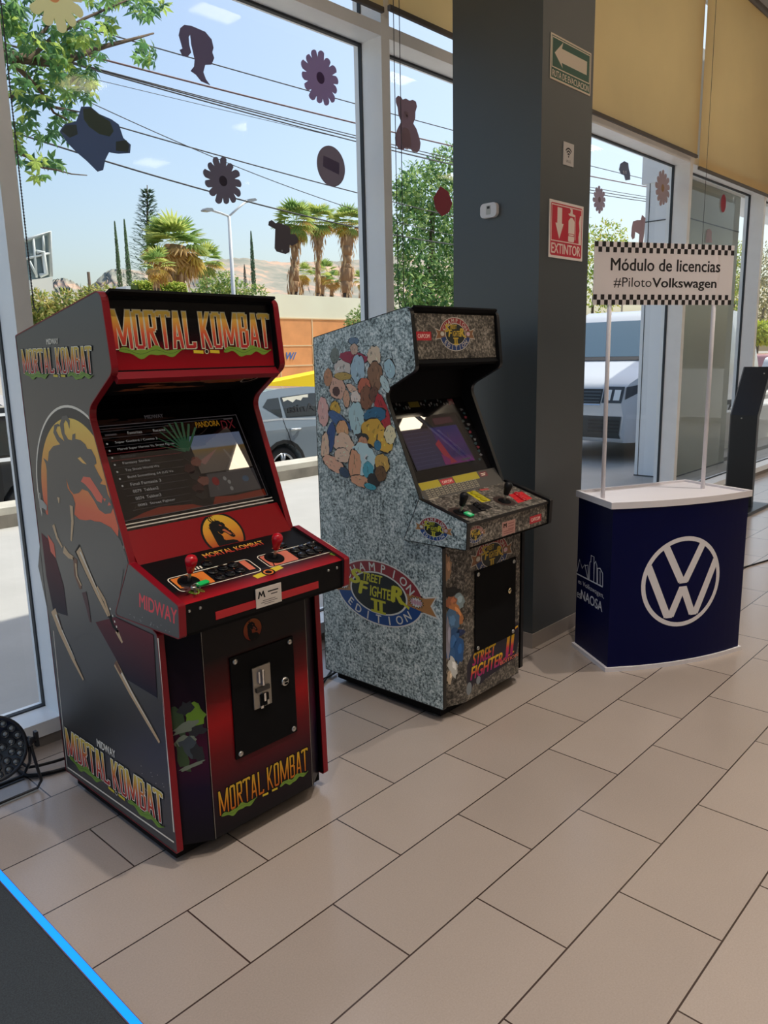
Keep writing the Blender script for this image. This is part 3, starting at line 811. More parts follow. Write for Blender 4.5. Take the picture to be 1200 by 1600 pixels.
MB().box((x0, .060, .806), (x1, .085, .889), INK).build('control_front', t)
MB().box((x0, .062, .797), (x1, .40, .806), MATTE).build('control_bottom', t)
A, L = face_art(p0, p1, x0); W = x1-x0
ce = Vector((0, p1[0]-p0[0], p1[1]-p0[1])).normalized(); cn = Vector((1, 0, 0)).cross(ce)
def cpt(u, v, d=0): return Vector((x0, p0[0], p0[1]))+Vector((u, 0, 0))+v*ce+d*cn
A.poly([(0, 0), (W, 0), (W, .075), (0, .075)], ramp_mat('control_red_fade', [(0, (168, 24, 34)), (.25, (140, 20, 30)), (.7, (60, 12, 18)), (1, (16, 15, 17))], rough=.35), 1)
OR = mat('print_amber', (222, 122, 44), .45); SAL = mat('print_salmon', (214, 112, 84), .45)
JOY = ((.085, .103), (.418, .112))
for (jx, jy), off in zip(JOY, (0, 1)):
    ox = jx-.052; ro = rrect(ox, .062, ox+.30, .148, .016); ri = rrect(ox+.003, .065, ox+.297, .145, .014)
    A.ring(ro, ri, CREAMP, 2)
    A.poly(rrect(ox+.010, .070, ox+.125, .140, .006), OR if off == 0 else SAL, 3)
    A.line([(ox+.02, .07), (ox+.05, .14)], .004, INK, 4)
    A.poly([(ox+.262, .082), (ox+.286, .082), (ox+.286, .142), (ox+.262, .142)], SAL, 3)
    for k in range(3): A.line([(ox+.155+.034*k, .072), (ox+.155+.034*k, .140)], .0018, SAL, 3)
    for k in range(5): A.line([(ox+.090+.011*k, .156), (ox+.092+.011*k, .172)], .0055, CREAMP if off == 0 else SAL, 3)
    n = 20
    for s_ in (0, 1):
        A.line([(ox+.02+.004*k+off*.23, .045+.010*math.sin(k*.9+s_*2)) for k in range(12)], .006, DRG, 4, w1=.002)
A.text('MORTAL KOMBAT', .335, .205, .028, LOGO, 3, w=.24, bold=.02)
A.poly([(.285, .028), (.34, .034), (.405, .046), (.40, .066), (.34, .058), (.28, .048)], YEL, 3)
A.poly(ellipse(.342, .046, .024, .020, 20), INK, 4); A.ring(ellipse(.342, .046, .018, .015, 20), ellipse(.342, .046, .012, .010, 20), OR, 5)
A.build('control_art', cp)
RBALL = mat('red_gloss_plastic', (184, 18, 34), .18)
CM = Matrix((Vector((1, 0, 0)), ce, cn)).transposed().to_4x4()
for jx, jy in JOY:
    j = MB().lathe([(.001, 0), (.034, 0), (.034, .003), (.030, .005), (.001, .005)], MATTE, Matrix.Translation(cpt(jx, jy, .0)) @ CM, 22).build('joystick', cp)
    q = MB(); Mj = Matrix.Translation(cpt(jx, jy, 0)) @ CM
    q.lathe([(.0055, .004), (.0055, .036)], STEEL, Mj, 12)
    q.lathe([(.001, .032), (.0085, .033), (.010, .036), (.014, .054), (.0185, .070), (.0185, .078), (.014, .087), (.006, .091), (.001, .0915)], RBALL, Mj, 20)
    q.build('joystick_handle', cp)
BTN = mat('black_gloss_plastic', (12, 12, 14), .15)
def button(u, v, m, parent, f, M, r=.0145):
    b = MB(); T = Matrix.Translation(f(u, v, 0)) @ M
    b.lathe([(.001, 0), (r+.003, 0), (r+.003, .004), (r, .0065), (.001, .0065)], m, T, 18)
    b.lathe([(.001, .004), (r*.82, .004), (r*.82, .0085), (r*.7, .0095), (.001, .0088)], m, T, 16)
    b.build('button', parent)
for ox in (JOY[0][0]-.052, JOY[1][0]-.052):
    for k in range(3):
        for r_ in range(2):
            button(ox+.150+.040*k, .084+.038*r_+.004*k, BTN, cp, cpt, CM)
button(.165+.03, .172, BTN, cp, cpt, CM); button(.50, .172, BTN, cp, cpt, CM)
# front strip and paper label on the control box
ST = mat('print_bright_red', (176, 22, 32), .4)
MB().box((.205, .0575, .822), (.612, .0598, .846), ST).build('front_strip', t)
lb = MB().box((.352, .0545, .818), (.452, .0572, .880), mat('paper_label', (206, 196, 186), .6)).build('paper_label', t)
A = Art((.352, .0545, .818), (1, 0, 0), (0, 0, 1))
A.poly([(.006, .030), (.012, .052), (.016, .052), (.021, .042), (.026, .052), (.030, .052), (.036, .030), (.030, .030), (.027, .043), (.021, .034), (.015, .043), (.012, .030)], INK, 1)
A.line([(.046, .045), (.088, .045)], .0042, INK, 1); A.line([(.058, .035), (.084, .035)], .0030, INK, 1)
for k, w_ in enumerate((.05, .066, .04)): A.line([(.05-w_/2, .020-.006*k), (.05+w_/2, .020-.006*k)], .0016, INK, 1)
A.build('label_print', lb)
for u in (.118, .155, .66, .70):
    MB().lathe([(.001, 0), (.005, 0), (.004, .003), (.001, .0035)], STEEL, Matrix.Translation((u, .0598, .872)) @ Matrix.Rotation(PI/2, 4, 'X'), 10).build('bolt', t)
# --- bowed lower front with coin door
FB0, FB1 = .06, .80
plan = [(xi0, .205), (.203, .145), (.626, .145), (xi1, .205), (xi1, .23), (xi0, .23)]
FRONTM = mat('front_board_black', (12, 11, 13), .4, spec=.15)
fr = MB().prism(plan, lambda u, v, k: (u, v, FB0 if k == 0 else FB1), FRONTM).build('front_panel', t)
A = Art((.203, .145, FB0), (1, 0, 0), (0, 0, 1)); W, H = .423, FB1-FB0
GLOW = [(0, (14, 13, 20)), (.18, (34, 12, 26)), (.38, (98, 12, 20)), (.52, (150, 14, 20)), (.68, (84, 10, 16)), (.82, (18, 11, 14)), (1, (14, 12, 15))]
A.poly([(.002, .002), (W-.002, .002), (W-.002, H-.002), (.002, H-.002)], ramp_mat('front_glow', GLOW, rough=.35), 1)
A.line([(.003, .0), (.003, H)], .0012, mat('print_grey', (170, 165, 155)), 2); A.line([(W-.003, .0), (W-.003, H)], .0012, MATS['print_grey'], 2)
DIMLOGO = ramp_mat('logo_fade_dark', [(0, (190, 96, 30)), (.5, (214, 140, 36)), (1, (206, 170, 50))])
mk_logo(A, .022, .073, W-.044, .085, 2, DIMLOGO, INK, INK, DRG, YEL, thin=.75)
beast_disc(A, .195, H-.082, .040, 2, INK, ramp_mat('emblem_dim', [(0, (120, 30, 20)), (1, (150, 80, 34))]), mat('emblem_dim_fire', (130, 50, 28)), INK)
A.build('front_art', fr)
cd = Vector((.203-xi0, .145-.205, 0)); cl = cd.length
A = Art((xi0, .205, FB0), cd, (0, 0, 1))
A.poly([(.002, .002), (cl-.002, .002), (cl-.002, H-.002), (.002, H-.002)], ramp_mat('chamfer_glow', [(0, (13, 12, 22)), (.25, (26, 13, 40)), (.42, (66, 14, 40)), (.6, (30, 10, 22)), (1, (13, 12, 15))], rough=.35), 1)
for k, (cx_, cy_, rx, ry, m) in enumerate([(.03, .42, .022, .05, 'g1'), (.08, .44, .03, .035, 'g2'), (.05, .40, .04, .018, 'g3'), (.085, .385, .028, .016, 'g4'), (.05, .355, .035, .02, 'g3'), (.06, .33, .03, .04, 'g5'), (.035, .30, .016, .05, 'g1'), (.08, .31, .02, .03, 'g4'), (.055, .465, .025, .02, 'g4'), (.06, .27, .04, .007, 'g3')]):
    cc = dict(g1=(48, 70, 34), g2=(104, 142, 30), g3=(112, 122, 104), g4=(28, 32, 34), g5=(56, 66, 72))[m]
    A.poly(blob(cx_, cy_, rx, ry, .3, 16, .28), mat('print_swirl_'+m, cc), 2+k)
A.build('chamfer_art', fr)
cd2 = Vector((xi1-.626, .06, 0)); 
A = Art((.626, .145, FB0), cd2, (0, 0, 1))
A.poly([(.002, .002), (cd2.length-.002, .002), (cd2.length-.002, H-.002), (.002, H-.002)], MATS['chamfer_glow'], 1)
A.build('chamfer_art', fr)
def fq(x, y): p = at(x, y, 1, .143); return p.x, p.z
dx0, dz1 = fq(352, 1012); dx1, dz0 = fq(459, 1146)
dx0, dx1, dz0, dz1 = .300, .560, .300, .650
door = MB().box((dx0, .1385, dz0), (dx1, .1448, dz1), MATTE).build('coin_door', t); bevel(door, .002)
for x, z in ((.318, .634), (.543, .634), (.318, .316), (.543, .316)):
    MB().lathe([(.001, 0), (.0095, 0), (.0095, .002), (.007, .005), (.001, .006)], STEEL, Matrix.Translation((x, .1384, z)) @ Matrix.Rotation(PI/2, 4, 'X'), 14).build('door_bolt', door)
cm = MB().box((.378, .132, .447), (.452, .1384, .592), mat('coin_plate_steel', (150, 146, 138), .3, metal=.9)).build('coin_mechanism', door); bevel(cm, .002)
q = MB()
q.box((.388, .126, .505), (.442, .132, .520), mat('coin_slot_dark', (44, 42, 40), .4))
q.box((.410, .122, .525), (.417, .132, .580), CHROME); q.box((.418, .128, .528), (.424, .132, .570), MATTE)
q.box((.404, .127, .452), (.436, .132, .492), MATTE); q.box((.412, .121, .470), (.420, .131, .498), CHROME); q.box((.400, .124, .447), (.410, .131, .456), CHROME); q.box((.425, .122, .455), (.434, .131, .470), STEEL)
q.box((.398, .1265, .536), (.404, .132, .575), CHROME)
q.build('coin_slot', cm)
q = MB().lathe([(.001, 0), (.016, 0), (.016, .006), (.012, .010), (.001, .010)], STEEL, Matrix.Translation((.512, .1384, .503)) @ Matrix.Rotation(PI/2, 4, 'X'), 18)
for a in range(6): q.box((.505+.005*(a % 3), .1262, .495+.010*(a//3)), (.508+.005*(a % 3), .1284, .501+.010*(a//3)), MATTE)
q.build('door_lock', door)

# keys with a green tag lying on the control panel
t = thing('key_ring', cpt(.065, .055, .012), 'bunch of keys with bright green tag on the red-fronted control panel', 'keys')
gt = MB().prism(rrect(0, 0, .046, .019, .008), lambda u, v, k: cpt(.088+u*.97-v*.12, .056+v+u*.12, .006+.005*k), mat('green_tag_plastic', (30, 190, 96), .3)).build('key_tag', t); bevel(gt, .002)
MB().tube([cpt(.078+.013*math.cos(a), .058+.013*math.sin(a), .010+.004*math.sin(a*2)) for a in [k*PI/9 for k in range(19)]], .0012, STEEL, 6).build('ring', t)
for k, a in enumerate((2.3, 2.9, 3.5, 4.3)):
    b = MB(); M_ = Matrix.Translation(cpt(.068, .054, .008+.0022*k)) @ CM @ Matrix.Rotation(a, 4, 'Z')
    b.box((.012, -.0035, 0), (.036, .0035, .0018), STEEL, M_); b.lathe([(.001, 0), (.009, 0), (.009, .0018), (.001, .0018)], STEEL, M_, 12)
    b.build('key', t)

# ================================================================== second cabinet: grey granite laminate
GRAN = granite_mat('granite_laminate', [(.50, (48, 60, 62)), (.60, (140, 158, 160)), (.68, (190, 208, 208)), (.80, (246, 252, 250))])
GRANF = granite_mat('brown_granite_laminate', [(.50, (20, 19, 18)), (.60, (66, 62, 56)), (.68, (98, 92, 84)), (.80, (160, 152, 140))])
SFL, SFR = 1.390, 2.008
t = SF = thing('arcade_cabinet', (1.70, .52, 0), 'grey granite-look arcade cabinet with a red-and-blue oval emblem on its side', 'arcade cabinet', 'arcade cabinets')
sfprof = round_poly([(.90,.055),(.90,1.659),(.315,1.768),(.288,1.515),(.470,1.425),(.276,.978),(.22,.80),(.157,.787),(.158,.066)],
                    [.004,.004,.03,.03,.045,.01,.01,.006,.006])
for x0, x1 in ((SFL, SFL+.020), (SFR-.020, SFR)):
    s_ = prof_panel('side_panel', sfprof, x0, x1, GRAN if x0 == SFL else SIDE_IN, t)
    molding(sfprof, x0-.0006, x1+.0006, .003, KMOLD, s_)
    if x0 == SFL: sideS = s_
ERED, EBLU, EWH, ETAN = mat('emblem_red', (150, 44, 52), .5), mat('emblem_blue', (20, 74, 142), .5), mat('emblem_white', (226, 228, 222), .5), mat('emblem_tan', (184, 130, 76), .5)
EYEL = mat('emblem_yellow_green', (206, 204, 50), .5)
def champ(A, cx, cy, rx, ry, layer, dim=None, gloves=True):
    """oval emblem: red upper half, blue lower half, dark centre with yellow lettering, gloves either side"""
    Rd, Bl, Wh, Tn, Ye = dim or (ERED, EBLU, EWH, ETAN, EYEL)
    o1 = lambda k: ellipse(cx, cy, rx*k, ry*k, 48)
    if gloves:
        for sg in (-1, 1):
            A.poly([(cx+sg*rx*.50, cy+ry*.26), (cx+sg*rx*1.04, cy+ry*.25), (cx+sg*rx*1.27, cy+ry*.36), (cx+sg*rx*1.17, cy+ry*.02), (cx+sg*rx*1.30, cy-ry*.32), (cx+sg*rx*.98, cy-ry*.26), (cx+sg*rx*.55, cy-ry*.12)], Wh, layer)
    A.poly(o1(1.0), Wh, layer)
    A.poly(ellipse(cx, cy, rx*.965, ry*.955, 30, 0, PI), Rd, layer+1)
    A.poly(ellipse(cx, cy, rx*.965, ry*.955, 30, PI, 2*PI), Bl, layer+1)
    if gloves:
        for sg in (-1, 1):
            A.poly([(cx+sg*rx*.50, cy+ry*.22), (cx+sg*rx*1.02, cy+ry*.20), (cx+sg*rx*1.23, cy+ry*.29), (cx+sg*rx*1.13, cy+ry*.02), (cx+sg*rx*1.25, cy-ry*.26), (cx+sg*rx*.98, cy-ry*.22), (cx+sg*rx*.5, cy-ry*.10)], Tn, layer+2)
            n = 26; st = []
            for k in range(n):
                a = 2*PI*k/n; q = 1 if k % 2 else .68
                st.append((cx+sg*rx*.84+rx*.17*q*math.cos(a), cy+ry*.02+ry*.19*q*math.sin(a)))
            A.poly(st, INK, layer+3)
            st = [(p[0]*.86+(cx+sg*rx*.84)*.14, p[1]*.86+(cy+ry*.02)*.14) for p in st]
            A.poly(st, Wh, layer+4)
            for k in range(4): A.poly(ellipse(cx+sg*rx*.84+rx*.055*(k-1.5), cy+ry*.02, rx*.028, ry*.085, 10), mat('knuckle_pink', (205, 160, 176)) if sg > 0 else Wh, layer+5)
    A.poly(o1(.655), Wh, layer+3); A.poly(ellipse(cx, cy, rx*.62, ry*.61, 40), mat('emblem_dark', (20, 30, 32)), layer+4)
    A.arc_text('CHAMPION', cx, cy, rx*.80, ry*.80, math.radians(163), math.radians(17), ry*.27, Wh, layer+4, bold=.02, wk=1.0)
    A.arc_text('EDITION', cx, cy, rx*.80, ry*.80, math.radians(207), math.radians(333), ry*.27, Wh, layer+4, bold=.02, wk=1.0, inside=True)
    T = layer+6
    A.text('S', cx-rx*.52, cy+ry*.13, ry*.48, Ye, T, w=rx*.30, bold=.05, shear=.2)
    A.text('TREET', cx-rx*.12, cy+ry*.30, ry*.26, Ye, T, w=rx*.46, bold=.03, shear=.2)
    A.text('F', cx-rx*.34, cy-ry*.16, ry*.44, Ye, T, w=rx*.26, bold=.05, shear=.2)
    A.text('IGHTE', cx+rx*.05, cy-ry*.14, ry*.34, Ye, T, w=rx*.48, bold=.03, shear=.15)
    A.text('R', cx+rx*.43, cy-ry*.16, ry*.52, Ye, T, w=rx*.30, bold=.06, shear=.1)
    A.poly([(cx+rx*.44, cy-ry*.05), (cx+rx*.52, cy-ry*.02), (cx+rx*.70, cy-ry*.18), (cx+rx*.68, cy-ry*.26)], Ye, T)
    A.text('II', cx, cy-ry*.62, ry*.40, Ye, T, w=rx*.20, bold=.03)
    for yy in (-.27, -.62): A.poly([(cx-rx*.17, cy+ry*yy), (cx+rx*.17, cy+ry*yy), (cx+rx*.17, cy+ry*(yy+.07)), (cx-rx*.17, cy+ry*(yy+.07))], Ye, T)
A = Art((SFL, 0, 0), (0, -1, 0), (0, 0, 1))
champ(A, -.530, .519, .272, .152, 1)
A.build('side_emblem', sideS)
A = Art((SFL, 0, 0), (0, -1, 0), (0, 0, 1))
# stand-in for the printed crowd: an abstract cluster of painted shapes in its colours
def C2(x, y): return S(485+x/5.92, 500+y/5.92, SFL)
CLUSTER = [(300,455,80,80,0,(190,180,170)),(225,330,40,60,.2,(104,112,104)),(400,350,130,45,.1,(140,40,62)),(400,195,48,28,0,(88,110,130)),(440,460,65,110,.1,(150,176,188)),(405,270,36,40,0,(180,150,130)),
 (590,340,60,80,0,(196,176,150)),(600,520,70,110,.1,(128,92,66)),(735,450,45,75,-.3,(150,178,186)),(690,590,30,70,-.5,(170,190,190)),(250,630,80,90,0,(196,154,132)),(240,660,34,36,0,(70,36,34)),(165,530,42,70,.2,(170,120,86)),
 (300,520,80,30,0,(170,140,70)),(120,850,55,120,0,(206,158,150)),(390,640,60,30,.5,(206,170,146)),(335,730,30,70,0,(196,150,120)),(500,620,60,70,0,(176,92,66)),(520,720,60,90,.2,(120,76,52)),(590,690,40,60,.2,(96,60,44)),
 (420,720,46,52,0,(214,196,184)),(430,910,72,130,0,(160,190,194)),(230,840,52,80,.2,(190,150,48)),(270,930,120,50,.5,(50,84,130)),(190,1090,40,130,.25,(36,66,118)),(670,860,55,150,-.35,(160,34,42)),(600,880,100,60,-.2,(36,92,124)),
 (590,1040,110,110,.2,(196,152,50)),(690,1120,70,90,0,(206,162,60)),(740,1060,50,70,.2,(214,200,160)),(625,1160,30,40,0,(50,110,140)),(300,1010,60,70,0,(204,150,104)),(310,1150,95,90,0,(216,178,152)),(140,1180,40,130,.1,(216,176,148)),
 (220,1330,110,60,.3,(210,160,132)),(300,1250,80,60,0,(216,180,156)),(490,1085,52,30,0,(30,32,34)),(490,1150,46,60,0,(186,130,98)),(490,1290,115,130,.25,(176,204,208)),(540,1390,50,70,0,(70,152,170)),(415,1340,58,130,.05,(206,148,112)),
 (470,1490,95,46,.1,(204,150,116)),(590,1480,55,52,0,(30,28,28)),(670,1330,60,80,-.4,(190,150,72)),(655,1420,50,60,0,(96,66,36)),(560,1540,55,24,.1,(60,150,166)),(320,1410,50,40,.3,(32,58,84))]
A.step = .00002
for i, (x, y, rx, ry, rot, c) in enumerate(CLUSTER):
    k = 1/5.92*.00318; c0 = C2(x, y); c = tuple(min(255, v*1.18+6) for v in c); m = mat('cluster_%d' % i, c, .5); l0 = 20+i*4
    A.poly(blob(c0[0], c0[1], rx*k*1.26+.0016, ry*k*1.05+.0016, -rot, 26, .09), mat('cluster_line', (40, 34, 32), .5), l0)
    A.poly(blob(c0[0], c0[1], rx*k*1.24, ry*k*1.04, -rot, 26, .10), m, l0+1)
    ca, sa = math.cos(-rot), math.sin(-rot)
    for j in range(7):
        m2 = mat('cluster_%d_%d' % (i, j % 3), tuple(min(255, v*(.70, 1.18, .86)[j % 3]) for v in c), .5)
        u0, v0 = random.uniform(-.62, .62), random.uniform(-.62, .62); a_ = random.uniform(-.9, .9)+(0 if rx > ry else PI/2); ln = random.uniform(.18, .42)
        pts = []
        for q_ in range(6):
            uu = u0+ln*(q_/5-.5)*math.cos(a_); vv = v0+ln*(q_/5-.5)*math.sin(a_)+.10*math.sin(q_/5*PI)
            uu *= rx*k*1.1; vv *= ry*k
            pts.append((c0[0]+uu*ca-vv*sa, c0[1]+uu*sa+vv*ca))
        A.line(pts, min(rx, ry)*k*random.uniform(.10, .26), m2, l0+2, w1=.0006)
A.build('side_art', sideS)
yi0, yi1 = SFL+.0205, SFR-.0205
slab((.512, 1.37), (.500, 1.50), yi0, yi1, .01, MATTE, 'hood_back', t)
MB().box((yi0, .88, .06), (yi1, .898, 1.655), MATTE).build('back_panel', t)
slab((.335, 1.748), (.89, 1.648), yi0, yi1, .016, MATTE, 'top_panel', t)
MB().box((SFL+.022, .19, .018), (SFR-.022, .84, .115), MATTE).build('base_plinth', t)
for x, y in ((1.45, .24), (1.95, .24), (1.45, .79), (1.95, .79)):
    MB().lathe([(.002, 0), (.018, .0), (.022, .006), (.022, .012), (.012, .03)], MATS['rubber_foot_grey'], Matrix.Translation((x, y, 0)), 14).build('foot', t)
# marquee
m0, m1 = (.306, 1.552), (.322, 1.745)
mq = slab(m0, m1, yi0, yi1, .02, MATTE, 'marquee', t)
A, L = face_art(m0, m1, yi0); W = yi1-yi0
A.poly([(.006, .004), (W-.006, .004), (W-.006, L-.004), (.006, L-.004)], GRANF, 1)
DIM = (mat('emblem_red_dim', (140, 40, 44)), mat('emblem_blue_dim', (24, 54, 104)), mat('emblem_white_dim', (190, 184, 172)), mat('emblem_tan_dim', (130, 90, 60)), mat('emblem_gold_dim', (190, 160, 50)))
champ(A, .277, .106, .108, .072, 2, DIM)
def capbox(A, cx, cy, w, h, layer):
    A.poly([(cx-w/2, cy-h/2), (cx+w/2, cy-h/2), (cx+w/2, cy+h/2), (cx-w/2, cy+h/2)], mat('label_red', (176, 34, 46), .45), layer)
    A.text('CAPCOM', cx, cy-h*.24, h*.48, mat('label_print_white', (226, 196, 186)), layer+1, w=w*.78, bold=.03)
capbox(A, .063, .098, .098, .036, 2)
A.build('marquee_art', mq)
slab((.296, 1.538), (.306, 1.553), yi0, yi1, .02, MATTE, 'marquee_retainer', t)
slab((.305, 1.765), (.325, 1.746), yi0, yi1, .01, MATTE, 'marquee_retainer', t)
slab((.500, 1.500), (.310, 1.545), yi0, yi1, .015, MATTE, 'speaker_board', t)
# screen with printed surround
s0, s1 = (.334, 1.050), (.512, 1.370)
e = Vector((0, s1[0]-s0[0], s1[1]-s0[1])).normalized(); nrm = Vector((1, 0, 0)).cross(e)
sb = slab((s0[0]-e.y*.05, s0[1]-e.z*.05), (s0[0]+e.y*.46, s0[1]+e.z*.46), yi0, yi1, .03, mat('surround_black', (17, 16, 18), .12), 'screen_surround', t)
def pt2(u, v, d=0): return Vector((yi0, s0[0], s0[1]))+u*Vector((1, 0, 0))+v*e+d*nrm
vx0, vx1, vz0, vz1 = .052, .474, .036, .288
scr = MB().prism([(vx0, vz0), (vx1, vz0), (vx1, vz1), (vx0, vz1)], lambda u, v, k: pt2(u, v, -.004+.006*k), mat('screen_violet_dark', (16, 13, 18), .012, spec=1.0)).build('screen', t)
A = Art(pt2(0, 0, .0021), (1, 0, 0), e); A.step = .00008
A.poly([(vx0+.004, vz0+.004), (vx0+.22, vz0+.004), (vx0+.22, vz0+.19), (vx0+.004, vz0+.19)], ramp_mat('lit_sea', [(0, (40, 44, 84)), (.5, (46, 42, 78)), (1, (58, 44, 62))], rough=.05, emit=.4), 1)
A.poly([(vx0+.22, vz0+.004), (vx1-.004, vz0+.004), (vx1-.03, vz0+.19), (vx0+.20, vz0+.19)], ramp_mat('lit_violet', [(0, (120, 24, 110)), (.2, (44, 26, 88)), (.6, (66, 26, 98)), (1, (38, 34, 100))], rough=.05, emit=.45), 2)
A.poly([(vx0+.19, vz0+.11), (vx0+.225, vz0+.13), (vx0+.26, vz0+.04), (vx0+.29, vz0+.01), (vx0+.225, vz0+.006), (vx0+.21, vz0+.06)], lit('flame_red', (150, 34, 52), .5), 3)
A.poly([(vx0+.20, vz0+.06), (vx0+.25, vz0+.03), (vx0+.24, vz0+.006), (vx0+.20, vz0+.006)], lit('flame_pink', (120, 24, 92), .5), 4)
for k in range(9): A.line([(vx0+.012, vz0+.02+.019*k), (vx0+.17+.012*math.sin(k), vz0+.021+.019*k)], .0022, lit('sea_line', (78, 78, 112), .4), 2)
A.line([(vx0+.25, vz0+.088), (vx1-.03, vz0+.092)], .0012, lit('sea_line', (78, 78, 112)), 4)
for q in ((.30, .135), (.33, .05)): A.poly([(vx0+q[0], vz0+q[1]), (vx0+q[0]+.008, vz0+q[1]), (vx0+q[0]+.003, vz0+q[1]+.032)], LG, 4)
A.poly([(vx0+.24, vz0+.20), (vx1-.04, vz0+.205), (vx1-.05, vz0+.235), (vx0+.24, vz0+.235)], lit('wine_band', (74, 26, 44), .4), 3)
A.poly([(vx1-.10, vz0+.010), (vx1-.03, vz0+.012), (vx1-.03, vz0+.022), (vx1-.10, vz0+.020)], LG, 4)
A.build('screen_image', scr)
A = Art(pt2(0, 0, .0003), (1, 0, 0), e)
DG = mat('surround_grey', (96, 96, 98), .3); DY = mat('surround_olive', (96, 84, 20), .3); DR = mat('surround_wine', (104, 34, 44), .3); DB = mat('surround_teal', (28, 52, 56), .3)
for k in range(26):
    x = .03+.018*k
    if 8 < k < 13: continue
    A.poly(blob(x, .345+random.uniform(-.015, .02), .006, .007, 0, 9, .4), DG if k % 3 else DB, 1)
A.poly([(.18, .335), (.25, .335), (.25, .362), (.18, .362)], DY, 1); A.poly([(.46, .33), (.50, .33), (.50, .36), (.46, .36)], DR, 1)
for k in range(14):
    A.poly(blob(.52+random.uniform(-.012, .03), .30-.02*k, .012, .007, 0, 10, .35), (DG, DB, DR, DB)[k % 4], 1)
A.build('surround_art', sb)
# instruction strip under the screen
l0, l1 = (.262, .972), (s0[0]-e.y*.012-.012, s0[1]-e.z*.012)
lw = slab(l0, l1, yi0, yi1, .012, GRAN, 'lower_bezel', t)
A, L = face_art(l0, l1, yi0)
OLV = mat('strip_yellow', (166, 152, 22), .3)
A.poly([(.0, .0), (W, .0), (W, L), (.0, L)], mat('strip_dark_grey', (62, 60, 58), .3), 1)
A.poly([(.015, L-.038), (.150, L-.038), (.150, L-.002), (.015, L-.002)], OLV, 2); A.poly([(.250, L-.038), (.43, L-.038), (.43, L-.002), (.250, L-.002)], OLV, 2)
capbox(A, .200, L-.020, .088, .028, 2)
A.poly([(.44, L-.034), (.50, L-.034), (.50, L-.008), (.44, L-.008)], DR, 2); A.line([(.452, L-.018), (.488, L-.018)], .004, CREAMP, 3); A.line([(.452, L-.026), (.48, L-.026)], .004, CREAMP, 3)
LIN = mat('strip_print_pale', (158, 150, 130), .4)
for k in range(12):
    x = .03+.031*k
    for r_ in range(5): A.line([(x+.002*(r_ % 2), .012+.009*r_), (x+.016+.006*((r_*k) % 2), .012+.009*r_)], .0034, LIN, 2)
    A.line([(x+.022, .008), (x+.022, .054)], .003, LIN, 2)
A.line([(.025, .002), (.09, .003)], .006, LIN, 2)
A.build('instruction_print', lw)
# control box
cpf = [(.268,.982),(.020,.912),(.026,.802),(.356,.796)]
KX0, KX1 = 1.378, 2.024
for x0, x1 in ((KX0, KX0+.022), (KX1-.022, KX1)):
    c_ = prof_panel('control_side', cpf, x0, x1, GRAN if x0 == KX0 else SIDE_IN, t)
    molding(round_poly(cpf, .006, 3), x0-.0006, x1+.0006, .003, KMOLD, c_)
    if x0 == KX0:
        A = Art((KX0, 0, 0), (0, -1, 0), (0, 0, 1)); champ(A, -.192, .866, .078, .050, 1); A.build('emblem', c_)
x0, x1 = KX0+.0225, KX1-.0225
p0, p1 = (.030, .906), (.300, .983)
cp = slab(p0, p1, x0, x1, .02, GRANF, 'control_panel', t)
MB().box((x0, .032, .806), (x1, .060, .901), GRANF).build('control_front', t)
MB().box((x0, .034, .797), (x1, .34, .806), MATTE).build('control_bottom', t)
MB().box((x0, .0255, .895), (x1, .034, .9065), KMOLD).build('panel_lip', t)
A, L = face_art(p0, p1, x0); W = x1-x0
ce2 = Vector((0, p1[0]-p0[0], p1[1]-p0[1])).normalized(); cn2 = Vector((1, 0, 0)).cross(ce2)
def cpt2(u, v, d=0): return Vector((x0, p0[0], p0[1]))+Vector((u, 0, 0))+v*ce2+d*cn2
def on2(x, y):
    d = _f+(x-600)/FPX*_r-(y-800)/FPX*_u
    tt = (cpt2(0, 0)-CAM).dot(cn2)/d.dot(cn2); p = CAM+tt*d-cpt2(0, 0)
    return p.x, p.dot(ce2)
CM2 = Matrix((Vector((1, 0, 0)), ce2, cn2)).transposed().to_4x4()
BRN = mat('joystick_plate_brown', (52, 34, 28), .5)
DISC = [on2(719, 801), on2(788, 783)]
for u, v in DISC: A.poly(ellipse(u, v, .052, .052, 28), BRN, 1)
yq = [on2(729, 769), on2(744, 768), on2(767, 782), on2(753, 785)]
A.poly(yq, mat('sticker_yellow', (190, 178, 30), .4), 1)
rq = [on2(795, 773), on2(815, 768), on2(832, 779), on2(810, 786)]
A.poly(rq, mat('sticker_red', (196, 28, 36), .4), 1)
for f in (.33, .66):
    for q, m in ((yq, OLV), (rq, mat('sticker_line_red', (140, 20, 30)))):
        a = Vector(q[0])*(1-f)+Vector(q[3])*f; b = Vector(q[1])*(1-f)+Vector(q[2])*f
        A.line([tuple(a), tuple(b)], .003, m, 2)
kq = [on2(728, 789), on2(756, 786), on2(770, 793), on2(741, 803)]
A.poly(kq, mat('sticker_black', (26, 24, 24), .4), 1)
a, b = on2(752, 767), on2(765, 765)
A.poly([a, b, (b[0]+.004, b[1]+.016), (a[0]+.004, a[1]+.016)], mat('sticker_pink', (170, 80, 74), .4), 1)
A.build('control_art', cp)
for u, v in DISC:
    MB().lathe([(.001, 0), (.030, 0), (.030, .002), (.026, .004), (.001, .004)], MATTE, Matrix.Translation(cpt2(u, v, 0)) @ CM2, 20).build('joystick', cp)
    q = MB(); Mj = Matrix.Translation(cpt2(u, v, 0)) @ CM2
    q.lathe([(.0055, .003), (.0055, .036)], STEEL, Mj, 12)
    q.lathe([(.001, .030), (.010, .031), (.0125, .036), (.015, .054), (.0185, .070), (.0185, .078), (.014, .087), (.006, .091), (.001, .0915)], BLACK, Mj, 20)
    q.build('joystick_handle', cp)
